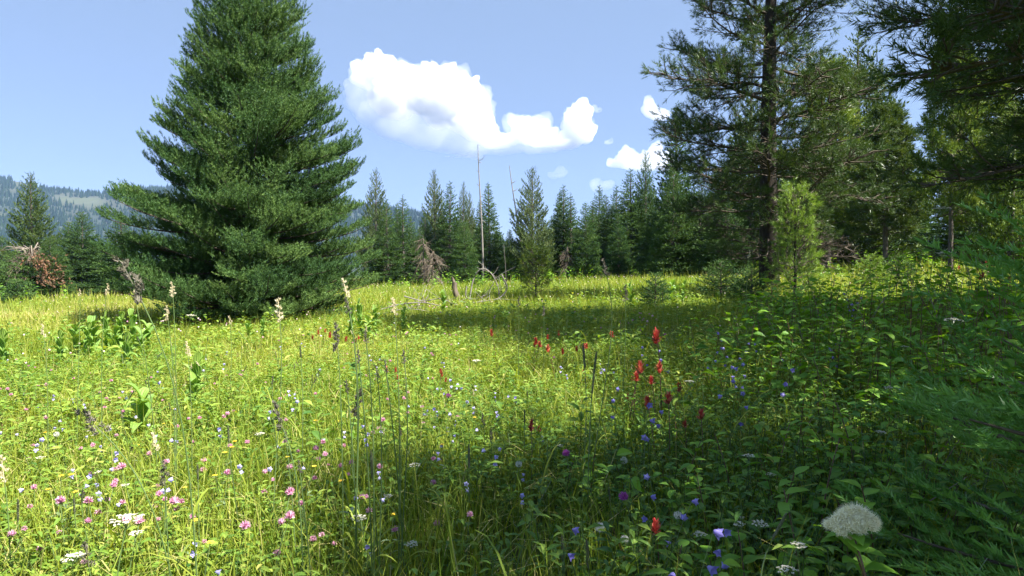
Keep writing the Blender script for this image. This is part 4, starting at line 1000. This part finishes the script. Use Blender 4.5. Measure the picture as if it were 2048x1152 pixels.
for px, py, hp, lab in yar: put(PYT if px > 1505 and py < 960 else PY, usedt if px > 1505 and py < 960 else used, px, py, .8 if px > 1505 and py < 960 else .45, lab, 'yarrow', 'white yarrow heads', head_px=hp, head=.088)

PK = [mk_clock(850+i, .28+.03*i) for i in range(2)]; used = set()
for px, py, hp, lab in ((1021, 935, 18, 'white seed clock at the sun edge right of the yarrow'), (1239, 914, 20, 'white seed clock over the dark leaves in the shade'), (1190, 1072, 28, 'largest white seed clock near the bottom'), (1255, 1094, 22, 'half blown seed clock at the bottom right of the largest one'), (1349, 1038, 22, 'cream seed clock touching the lowest scarlet paintbrush'), (110, 867, 14, 'pale seed clock among the blue bells at the left')):
    put(PK, used, px, py, .3, lab, 'seed clock', 'white seed clocks', head_px=hp, head=.05)
PYL = [mk_yellow(870+i) for i in range(2)]; used = set()
for px, py in A4([(580,605),(910,630),(800,775),(970,735),(905,640),(690,515),(730,465),(820,1065)])+A5([(65,775),(585,315),(585,490),(470,250)])+[(rf.uniform(100, 900), rf.uniform(820, 1050)) for _ in range(14)]:
    put(PYL, used, px, py, .25, 'little yellow flower low in the sunlit grass', 'yellow flower', 'little yellow flowers', sc=rf.uniform(.9, 1.3))

# corn lilies
def pleated(q, a, e, L, w, dr, k=7):
    u = np.linspace(0, 1, k); d = np.array([math.cos(a)*math.cos(e), math.sin(a)*math.cos(e), math.sin(e)]); sd = np.array([-math.sin(a), math.cos(a), 0.])
    P = np.array(q)+d*(L*u)[:, None]-np.array([0, 0, 1])*(dr*L*u**2)[:, None]
    T = nrm(np.gradient(P, axis=0)); Nn = nrm(np.cross(T, sd)); wd = w*np.array([.3, .72, .97, 1, .85, .52, .03])
    c = np.linspace(-1, 1, 9); hz = np.where(np.arange(9) % 2 == 0, .1, -.06)+.28*np.abs(c)
    V = P[:, None]+sd*(wd[:, None]*c)[..., None]+Nn[:, None]*(wd[:, None]*hz)[..., None]
    i = np.arange(k-1)[:, None]*9+np.arange(8)[None]
    return V.reshape(-1, 3), np.concatenate([np.stack([i, i+1, i+10], -1).reshape(-1, 3), np.stack([i, i+10, i+9], -1).reshape(-1, 3)])
def mk_lily(seed, h=.5, n=11, L=.27, w=.05, e0=.9):
    r = np.random.default_rng(seed); g = G(); P = stem_pts(h*.8, .08, 6, seed)
    st = G().add(tubes(P, np.linspace(.012, .006, 6), 7), .5); root = link(bpy.data.objects.new('corn_lily', st.mesh('corn_lily', M['lily'])))
    for i in range(n):
        u = (i+.3)/n; q = np.array([np.interp(u, np.linspace(0, 1, 6), P[:, c]) for c in range(3)])
        l = G(); a = i*2.2+r.normal(0, .3); e = e0+.35*u+r.normal(0, .12); Ln = L*r.uniform(.8, 1.15)*(1-.3*u)
        l.add(pleated(q, a, e, Ln, w*r.uniform(.8, 1.15), r.uniform(.25, .9)), .5+r.normal(0, .2))
        l.obj('leaf', M['lily'], root, False)
    root.location = (0, 0, -50); return root
PL = [mk_lily(900, .55, 15, .3, .04, .95), mk_lily(901, .5, 14, .33, .043, .85), mk_lily(902, .6, 15, .28, .036, 1.0)]; used = set()
lil = [(150, 722, 62, 'corn lily at the left end of the big clump before the giant fir'), (188, 722, 72, 'tall corn lily with arched leaves in the big left clump'), (214, 716, 66, 'upright corn lily in the middle of the big left clump'), (238, 712, 60, 'corn lily leaning right in the big left clump'), (270, 712, 66, 'broad leaved corn lily against the dark fir foot'), (298, 708, 46, 'small corn lily at the right end of the big left clump'), (255, 760, 56, 'bright yellow green corn lily in front of the big left clump'), (6, 746, 54, 'dark backlit corn lily at the left edge'),
       (172, 728, 50, 'low corn lily squeezed between the left end and the tall one of the big clump'), (226, 726, 50, 'front corn lily in the middle of the big left clump'), (285, 722, 44, 'low corn lily in front of the broad leaved one by the dark fir foot'), (120, 735, 40, 'outlying corn lily left of the big clump'),
       (397, 812, 54, 'pale corn lily in the open grass left of the cream grass head'), (288, 896, 74, 'corn lily with narrow pleated upright leaves'), (385, 850, 40, 'small corn lily behind the pleated one'), (497, 690, 32, 'corn lily with round leaves under the fir skirt'), (524, 690, 26, 'low corn lily right of the round leaved one'), (700, 684, 44, 'corn lily at the left of the clump by the right flank of the fir'), (722, 680, 58, 'tallest corn lily of the clump by the right flank of the fir'), (748, 680, 44, 'corn lily at the right of the clump by the flank of the fir'), (735, 690, 36, 'front corn lily of the clump by the flank of the fir'),
       (886, 634, 38, 'lone corn lily in front of the fallen branches'), (1263, 622, 44, 'dark corn lily pair mate left of the fir sapling'), (1342, 614, 44, 'dark corn lily right of the fir sapling'), (1365, 618, 38, 'shaded corn lily next to the foot of the big pine'), (805, 672, 30, 'bright low corn lily in the sunlit grass'), (1640, 566, 26, 'yellow green corn lily left in the sunlit clump of the clearing'), (1658, 562, 28, 'yellow green corn lily in the middle of the sunlit clearing clump'), (1676, 562, 26, 'yellow green corn lily right in the sunlit clearing clump'), (1760, 560, 28, 'yellow green corn lily by the fir saplings')]
for px, py, hp, lab in lil:
    x, y, z = hit(px, py); i = int(rf.integers(0, 3)); p = PL[i]; o = p if i not in used else dup(p); used.add(i)
    o.location = (x, y, z-.02); o.rotation_euler.z = rf.uniform(0, 6.28); o.scale = (min(2.2, (hp*y/F_PX*1.15+.42)/.75),)*3; tag(o, lab, 'corn lily', 'corn lilies')

# tall grass stems with seed heads
def stalk(tip, base, bx, d, style, label, seed, lf=2, group='tall grass stems'):
    r = np.random.default_rng(seed); rt, rb = ray(*tip), ray(*base)
    T = np.array([rt[0]*d, d, CAMZ+rt[2]*d]); B = np.array([rb[0]*d, d, CAMZ+rb[2]*d]); gx, gy, gz = at(bx, d)
    g0 = np.array([gx, gy+r.uniform(-.05, .1), gz]); hl = np.linalg.norm(T-B); hd = (T-B)/hl
    k = np.linspace(0, 1, 12)[:, None]; H = np.linalg.norm(B-g0)
    c1 = g0+np.array([0, 0, H*.4])+(B-g0)*[.15, .15, 0]; c2 = B-hd*H*.3
    P = (1-k)**3*g0+3*(1-k)**2*k*c1+3*(1-k)*k*k*c2+k**3*B-g0
    dark = style in ('dark', 'orchard')
    sm, hm = {'dark': ('stem', 'seeddark'), 'orchard': ('stem', 'seeddark'), 'cream': ('stem', 'cream'), 'green': ('stem', 'seedgreen')}[style]
    st = G().add(tubes(P, np.linspace(.0026, .0016, 12), 5), .25 if dark else .5)
    root = link(bpy.data.objects.new('grass_stem', st.mesh('grass_stem', M[sm]))); root.location = g0
    b = B-g0; g = G()
    if style == 'green':                      # smooth bristly cylinder
        n = 420; u = r.uniform(0, 1, n); a = r.uniform(0, 6.28, n); R_ = max(.0032, hl*.055)*np.minimum(1, np.minimum(u*8, (1-u)*5)+.25)
        U, Wv = frames(hd[None]); dd = np.cos(a)[:, None]*U+np.sin(a)[:, None]*Wv
        O = b+hd*(u*hl)[:, None]; s = np.cross(dd, hd)*.0016
        o2 = O+dd*(R_*.45)[:, None]; t = O+dd*(R_*1.25)[:, None]+hd*.005
        g.add((np.stack([o2-s, o2+s, t], 1).reshape(-1, 3), np.arange(3*n).reshape(-1, 3)), np.repeat(r.uniform(0, 1, n), 3))
        kk = np.linspace(0, 1, 10); g.add(tubes(b+hd*(kk*hl)[:, None], max(.0032, hl*.055)*.75*np.minimum(1, np.minimum(kk*8, (1-kk)*5)+.2), 7), .3)
    else:                                     # clustered spikelets
        nc = 13 if style != 'cream' else 11
        for c in range(nc):
            u = (c+r.uniform(0, .6))/nc; a = r.uniform(0, 6.28); w = hl*(.13 if style != 'orchard' else .15)*(1.15-.75*u)
            U, Wv = frames(hd[None]); off = (math.cos(a)*U[0]+math.sin(a)*Wv[0])*w*.8
            o = b+hd*u*hl+off
            n = 22; dd = nrm(rdir(r, n)*.75+hd*.9+nrm(off)*.3); L_ = hl*.12*r.uniform(.6, 1.2, n); oo = o+rdir(r, n)*w*.4
            s = nrm(np.cross(dd, rdir(r, n)))*L_[:, None]*.17
            g.add((np.stack([oo-s, oo+s, oo+dd*L_[:, None]], 1).reshape(-1, 3), np.arange(3*n).reshape(-1, 3)), np.repeat(r.uniform(0, 1, n), 3))
        g.add(tubes(np.array([b, b+hd*hl*.9]), .0012, 4), .4)
    g.obj('seed_head', M[hm], root)
    if lf:
        l = G(); n = lf; ii = r.integers(2, 6, n); u = np.linspace(0, 1, 6)
        for i in ii:
            a = r.uniform(0, 6.28); L = r.uniform(.12, .22); dv = np.array([math.cos(a), math.sin(a), 0])
            q = P[i]+dv*(L*.7*u**1.2)[:, None]+np.array([0, 0, 1])*(L*(.9*u-.75*u*u))[:, None]
            l.add(ribbons(q[None], np.array([.0025, .0035, .0035, .003, .002, 0]), np.array([[-dv[1], dv[0], .2]])), .45)
        l.obj('foliage', M['grass'], root)
    return tag(root, label, 'grass stem', group)
ST = [((238,515),(285,605),385,1.75,'orchard','huge drooping dark seed head on a long bent stem before the giant fir'),
 ((155,818),(206,866),338,1.9,'orchard','dark seed head leaning left on a slanting stem'),
 ((545,803),(566,857),602,1.9,'dark','dark seed head tilting left among the bundle of tall stems'),
 ((556,596),(560,642),545,2.6,'cream','bright cream fluffy seed head against the dark foot of the fir'),
 ((686,556),(694,594),716,2.2,'cream','cream topped seed head rising right of the fir skirt'),
 ((692,594),(699,628),712,2.15,'dark','dark half of the seed head under the cream topped one'),
 ((786,596),(789,630),795,2.0,'cream','cream brown seed head on the tall straight dark stem at the centre'),
 ((672,645),(676,702),690,2.0,'dark','slim dark seed head left of the cream topped one'),
 ((722,778),(708,838),738,2.2,'dark','dark seed head leaning right amid the tall stems'),
 ((1166,688),(1170,740),1163,2.6,'green','left green timothy head of the upright pair'),
 ((1193,704),(1187,752),1180,2.6,'green','right green timothy head of the upright pair'),
 ((1188,748),(1184,790),1176,2.5,'green','lower green timothy head under the upright pair'),
 ((1205,518),(1214,552),1185,3.0,'dark','dark nodding seed head above the meadow crest'),
 ((1250,570),(1251,602),1250,4.2,'dark','short dark seed head by the left corn lily of the shade edge'),
 ((1038,592),(1038,614),1037,5.2,'dark','stubby dark seed head in front of the pine sapling'),
 ((1088,612),(1088,632),1088,5.2,'dark','stubby dark seed head right of the pine sapling'),
 ((2,910),(9,962),20,2.1,'cream','brown cream seed head at the left edge'),
 ((268,580),(272,602),292,3.0,'cream','small cream seed head crossing the huge drooping one'),
 ((344,564),(346,594),340,3.0,'cream','cream seed head right of the huge drooping one'),
 ((216,568),(213,590),203,3.4,'cream','cream seed head left of the huge drooping one'),
 ((373,683),(376,712),372,3.0,'cream','cream seed head before the fir foot at left'),
 ((85,649),(88,674),88,3.2,'cream','pinkish cream seed head over the golden far grass'),
 ((160,578),(160,592),160,4.0,'cream','tiny cream seed head by the dark left trees'),
 ((303,866),(316,902),320,2.3,'cream','curved cream seed head above the pleated corn lily'),
 ((1124,1072),(1125,1124),1120,1.85,'green','thick grey green timothy head at the bottom centre'),
 ((1173,1080),(1177,1138),1181,1.85,'green','thick green timothy head below the largest seed clock'),
 ((1218,976),(1221,1008),1222,2.3,'green','green timothy head in the shade under the second seed clock'),
 ((1572,1028),(1544,1080),1524,1.5,'green','leaning green timothy head left of the big fluffy blossom'),
 ((742,903),(746,962),746,2.0,'green','dim green seed head between the tall dark stems'),
 ((456,853),(458,887),458,2.4,'green','grey green timothy head amid the pink clovers'),
 ((395,930),(396,962),396,2.3,'green','grey timothy head above the lower left clovers'),
 ((165,978),(164,1008),164,2.2,'green','grey timothy head beside the white yarrow'),
 ((148,998),(149,1028),149,2.2,'green','second grey timothy head beside the white yarrow'),
 ((36,1000),(36,1044),37,2.1,'green','grey timothy head near the left edge'),
 ((170,1084),(178,1134),182,1.75,'orchard','fat dark seed head at the bottom left'),
 ((328,922),(330,972),334,2.0,'dark','dark slender seed head on the slanting bunch'),
 ((600,690),(602,716),602,3.0,'green','grey timothy head in front of the round leaved corn lily'),
 ((982,858),(983,882),984,3.0,'dark','dark seed head at the sun edge'),
 ((964,827),(967,849),966,3.2,'dark','dark seed head left of its neighbour at the sun edge'),
 ((938,890),(938,938),938,2.4,'green','broad green seed head at the start of the shade'),
 ((1049,820),(1049,848),1049,3.0,'green','green seed head behind the orange red paintbrush'),
 ((546,752),(545,768),545,3.0,'dark','thin seed head under the cream fluffy one'),
 ((332,612),(336,640),345,2.8,'cream','drooping pale seed head at the black fir foot'),
 ((458,632),(460,648),460,5.0,'cream','pale seed head small against the black fir foot'),
 ((800,850),(801,872),800,2.4,'dark','dark seed head on the centre stem'),
 ((1500,500),(1498,516),1500,6.0,'cream','pale grass head in the shade of the black trunk'),
 ((1240,640),(1241,655),1240,5.0,'green','short green head behind the scarlet pair'),
 ((1325,585),(1326,606),1322,6.0,'green','green head beside the knee high fir sapling')]
for i, (t_, b_, bx, d, sty, lab) in enumerate(ST): stalk(t_, b_, bx, d, sty, lab, 1000+i)
for i in range(46):       # the many thinner ones
    px = rf.uniform(20, 1280); py = rf.uniform(620, 860); d = float(np.clip(1.05*F_PX/(py-480), 2.2, 6)); L = rf.uniform(.03, .06)*F_PX/d; lx = rf.normal(0, 4)
    stalk((px, py), (px-lx, py+L), px-lx*3, d, ['green', 'cream', 'green', 'dark'][i % 4], 'thin grass stem with a small seed head rising from the sunlit meadow', 1200+i, 1, 'thin grass stems of the meadow')
for i, (px0, py0, bx) in enumerate(((715, 700, 730), (752, 730, 760), (730, 660, 741), (597, 920, 612), (570, 860, 592), (770, 720, 798), (806, 700, 800), (692, 760, 703))):
    stalk((px0, py0), (px0+3, py0+26), bx, rf.uniform(1.7, 2.2), 'dark', 'tall dark thin stem in the bundle rising at the centre left', 1300+i, 1, 'tall dark stems in the bundle')

# the big fluffy blossom on its leafy shrub, and leafy shoots round it
def mk_shoot(seed, h, n, L, wr, label, loc, mat='lush', name='leafy_shoot', el=.35, flo=None, group='leafy shoots in the shade'):
    r = np.random.default_rng(seed); P = stem_pts(h, .2, 8, seed); st = G().add(tubes(P, np.linspace(.004, .0018, 8)*(h/.5)**.5, 6), .4)
    root = link(bpy.data.objects.new(name, st.mesh(name, M['redstem'])))
    sp = []
    for i in range(n):
        u = .25+.75*(i+.5)/n; q = np.array([np.interp(u, np.linspace(0, 1, 8), P[:, c]) for c in range(3)])
        sp.append((q, i*2.4+r.normal(0, .3), el+r.normal(0, .2), L*r.uniform(.7, 1.15), L*wr, r.uniform(.1, .45)))
    v, f = leaf_set(sp, (.08, .62, 1, .92, .55, .02), .25); G().add((v, f), np.repeat(.5+r.normal(0, .15, n), 18).clip(0, 1)).obj('foliage', M[mat], root, True)
    if flo: flo(root, P[-1], r)
    root.location = loc; return tag(root, label, 'shrub' if flo else 'leafy shoot', None if flo else group)
def spirea(root, top, r):
    hd = G(); rx = .052
    cl = [(-.95, -.1, -.3, .26), (-.68, -.15, .0, .3), (-.4, -.1, .2, .32), (-.1, -.05, .5, .34), (.2, 0, .62, .34), (.5, -.05, .4, .32), (.78, -.1, .1, .3), (1.0, -.05, -.25, .24), (-.72, -.35, -.42, .26), (-.3, -.4, -.2, .3), (.05, -.4, .1, .3), (.38, -.4, -.05, .3), (.68, -.35, -.3, .26), (-.5, -.3, -.7, .22), (0, -.4, -.42, .26), (.3, -.35, -.5, .2), (-.1, .3, .2, .36), (.4, .3, .1, .32)]
    for cx, cy, cz, cr in cl:
        c = top+np.array([cx, cy*.8, cz*.62+.25])*rx
        hd.add(place(SPH, [c], [[1, 0, 0]], [cr*rx*.62]), .25)
        v, f, n = ball_spikes(r, c, cr*rx*.6, 230, cr*rx*.55+.003, .001, -.6); hd.add((v, f), np.repeat((r.uniform(.7, 1., n)+r.uniform(-.25, .05)).clip(0, 1), 3))
        d = rdir(r, 90); d = d[d[:, 2] > -.5]; hd.add(place(SPH, c+d*cr*rx*.8, d, np.full(len(d), .0016)), .75)
        hd.add(tubes(np.array([top-[0, 0, .03], c]), .001, 3), .0)
    hd.obj('flower_head', M['cream_white'], root)
M['cream_white'] = leaf_mat('cream_white_filaments', [(.55, .48, .24), (.82, .77, .5), (.92, .89, .7)], .3, (1, 1, .95), 0, .5)
rs = ray(1702, 1052); d = 1.32; bz = tz1(rs[0]*d, d); hh = CAMZ+rs[2]*d-bz
mk_shoot(950, hh, 17, .085, .27, 'leafy shrub bearing the big fluffy cream blossom at the lower right', (rs[0]*d, d, bz), flo=spirea, name='blossom_shrub')
o = bpy.data.objects['blossom_shrub']; tipx = stem_pts(hh, .2, 8, 950)[-1]; o.location.x -= tipx[0]; o.location.y -= tipx[1]
for i, (px, py, d, L) in enumerate(((1550, 850, 2.6, .075), (1470, 870, 2.5, .07), (1610, 1000, 1.75, .08), (1500, 1080, 1.7, .075), (1800, 1060, 1.3, .075), (1640, 880, 2.2, .07), (1420, 960, 2.2, .065), (1720, 800, 2.6, .075), (1180, 900, 2.6, .075), (1130, 900, 2.7, .07), (1370, 880, 2.7, .07), (1340, 1100, 1.8, .07), (1560, 930, 2.1, .07), (1890, 690, 3.5, .09), (1780, 720, 3.2, .08), (1660, 720, 3.6, .08), (1600, 760, 3.2, .08), (1440, 1090, 1.8, .07), (1760, 960, 1.8, .08), (1700, 640, 6., .11), (1780, 600, 7., .12), (1860, 612, 6.5, .12), (1940, 640, 5.5, .1), (1500, 700, 5., .09), (1430, 740, 4.6, .09))):
    r_ = ray(px, py); x = r_[0]*d; z = tz1(x, d); h = max(.15, CAMZ+r_[2]*d-z)
    mk_shoot(960+i, h, int(9+h*14), L, .26, 'green leafy shoot with oval leaves among the shaded undergrowth', (x, d, z))

# far specks of flowers: too many to count
g = G(); n = 1900; r_ = np.random.default_rng(66); x, y = sector(r_, 8, 42, n, .8); k = fbm(x/3, y/3, 101)+r_.normal(0, .12, n) > .48; x, y = x[k], y[k]; n = len(x)
O = np.stack([x, y, tz(x, y)+r_.uniform(.16, .32, n)], 1); g.add(place(SPH, O, rdir(r_, n), r_.uniform(.008, .014, n)*(1+y/60)), np.repeat(r_.uniform(0, 1, n), len(SPH[0])))
tag(g.obj('distant_wildflowers', M['cloverpale']), 'pale wildflower specks scattered over the far meadow', 'wildflowers', kind='stuff')

# ------------------------------------------------------------------ clouds (outside the haze box)
def cloud(name, blobs, D, label, seed, vox=15, dens=.014, amp=1.25, parent=None):
    import bmesh
    bm = bmesh.new()
    for px, py, rx, ry in blobs:
        r = ray(px, py); c = Vector((0, 0, CAMZ))+Vector(r)*D; k = D/F_PX
        m = Matrix.Translation(c) @ Matrix.Diagonal((rx*k, (rx+ry)*.5*k, ry*k, 1))
        bmesh.ops.create_icosphere(bm, subdivisions=3, radius=1, matrix=m)
    me = bpy.data.meshes.new(name); bm.to_mesh(me); bm.free()
    o = bpy.data.objects.new(name, me); COL.objects.link(o)
    rm = o.modifiers.new('r', 'REMESH'); rm.mode = 'VOXEL'; rm.voxel_size = vox
    dg = bpy.context.evaluated_depsgraph_get(); me2 = bpy.data.meshes.new_from_object(o.evaluated_get(dg))
    o.modifiers.clear(); o.data = me2
    n = len(me2.vertices); co = np.empty(n*3, np.float32); me2.vertices.foreach_get('co', co); co = co.reshape(-1, 3)
    no = np.empty(n*3, np.float32); me2.vertices.foreach_get('normal', no); no = no.reshape(-1, 3)
    off = np.zeros(n)
    for i in range(n):
        p = Vector(co[i])
        a = 0
        for sc, am in ((190, 62), (85, 40), (40, 22), (22, 9)):
            a += am*(.75-mnoise.cell(p/sc)*0 - mnoise.voronoi(p/sc+Vector((seed, 0, 0)))[0][0]*1.5)
        off[i] = a*amp
    # flat, wispy base: less puff on faces looking down
    off *= np.clip(.75+.6*no[:, 2], .25, 1.2)
    co += no*off[:, None]; me2.vertices.foreach_set('co', co.ravel())
    m, t, out = nodes('cloud_vapour')
    p = t.nodes.new('ShaderNodeVolumePrincipled'); p.inputs['Color'].default_value = (.965, .97, .98, 1)
    p.inputs['Density'].default_value = dens; p.inputs['Anisotropy'].default_value = .0
    t.links.new(p.outputs[0], out.inputs['Volume'])
    me2.materials.clear(); me2.materials.append(m); me2.update()
    if parent: o.parent = parent; return o
    return tag(o, label, 'cloud', 'white summer clouds')
CD = 4200.0
big_cloud = cloud('cloud', [(762, 128, 36, 34), (726, 150, 22, 26), (800, 158, 36, 40), (775, 190, 46, 44), (800, 215, 30, 26), (880, 160, 34, 34), (850, 200, 40, 34), (905, 195, 40, 44), (944, 168, 20, 24), (950, 205, 24, 36),
                (880, 235, 34, 20), (930, 240, 40, 30), (960, 262, 40, 26), (1000, 280, 40, 18), (1045, 250, 30, 26), (1075, 272, 46, 22), (1120, 282, 40, 16), (1150, 240, 26, 28), (1160, 262, 28, 26), (1140, 285, 26, 12)], CD, 'large white cumulus cloud above the middle of the meadow', 3)
cloud('cloud_veil', [(740, 150, 44, 40), (722, 190, 34, 44), (765, 225, 60, 36), (820, 255, 80, 30), (880, 275, 80, 28), (940, 290, 70, 22), (1000, 292, 60, 16), (1080, 285, 66, 22), (800, 180, 60, 56), (900, 190, 60, 60), (960, 215, 34, 50), (1155, 250, 36, 38), (1060, 260, 52, 32)], CD, None, 17, 16, .0026, .9, big_cloud)
cloud('cloud', [(905, 312, 20, 7), (932, 308, 26, 9), (950, 312, 16, 7)], CD, 'low pinkish white cloud strip behind the upright bare pole', 5, 12, .006, .8)
cloud('cloud', [(1217, 284, 13, 6), (1224, 276, 8, 8)], CD, 'tiny puff of cloud right of the large cumulus', 7, 11, .006, .7)
cloud('cloud', [(1183, 214, 9, 5), (1196, 221, 11, 5)], CD, 'smallest wisp of cloud at the shoulder of the large cumulus', 8, 11, .004, .7)
cloud('cloud', [(1232, 325, 22, 12), (1258, 318, 28, 14), (1300, 312, 24, 22), (1325, 325, 30, 18), (1285, 332, 50, 10)], CD, 'medium white cloud low behind the tallest dark tree stand', 9, 13, .009, .9)
cloud('cloud', [(1302, 215, 18, 20), (1318, 228, 22, 16)], CD, 'white cloud partly hidden by the left limbs of the big pine', 11, 12, .009, .9)
cloud('cloud', [(1110, 348, 18, 10), (1122, 346, 13, 9)], CD, 'small faint cloud right of the broad silvery pine', 13, 13, .003, .8)
cloud('cloud', [(1205, 372, 18, 7), (1195, 378, 12, 6)], CD, 'lowest faint cloud just over the dark tree stand', 15, 13, .003, .8)
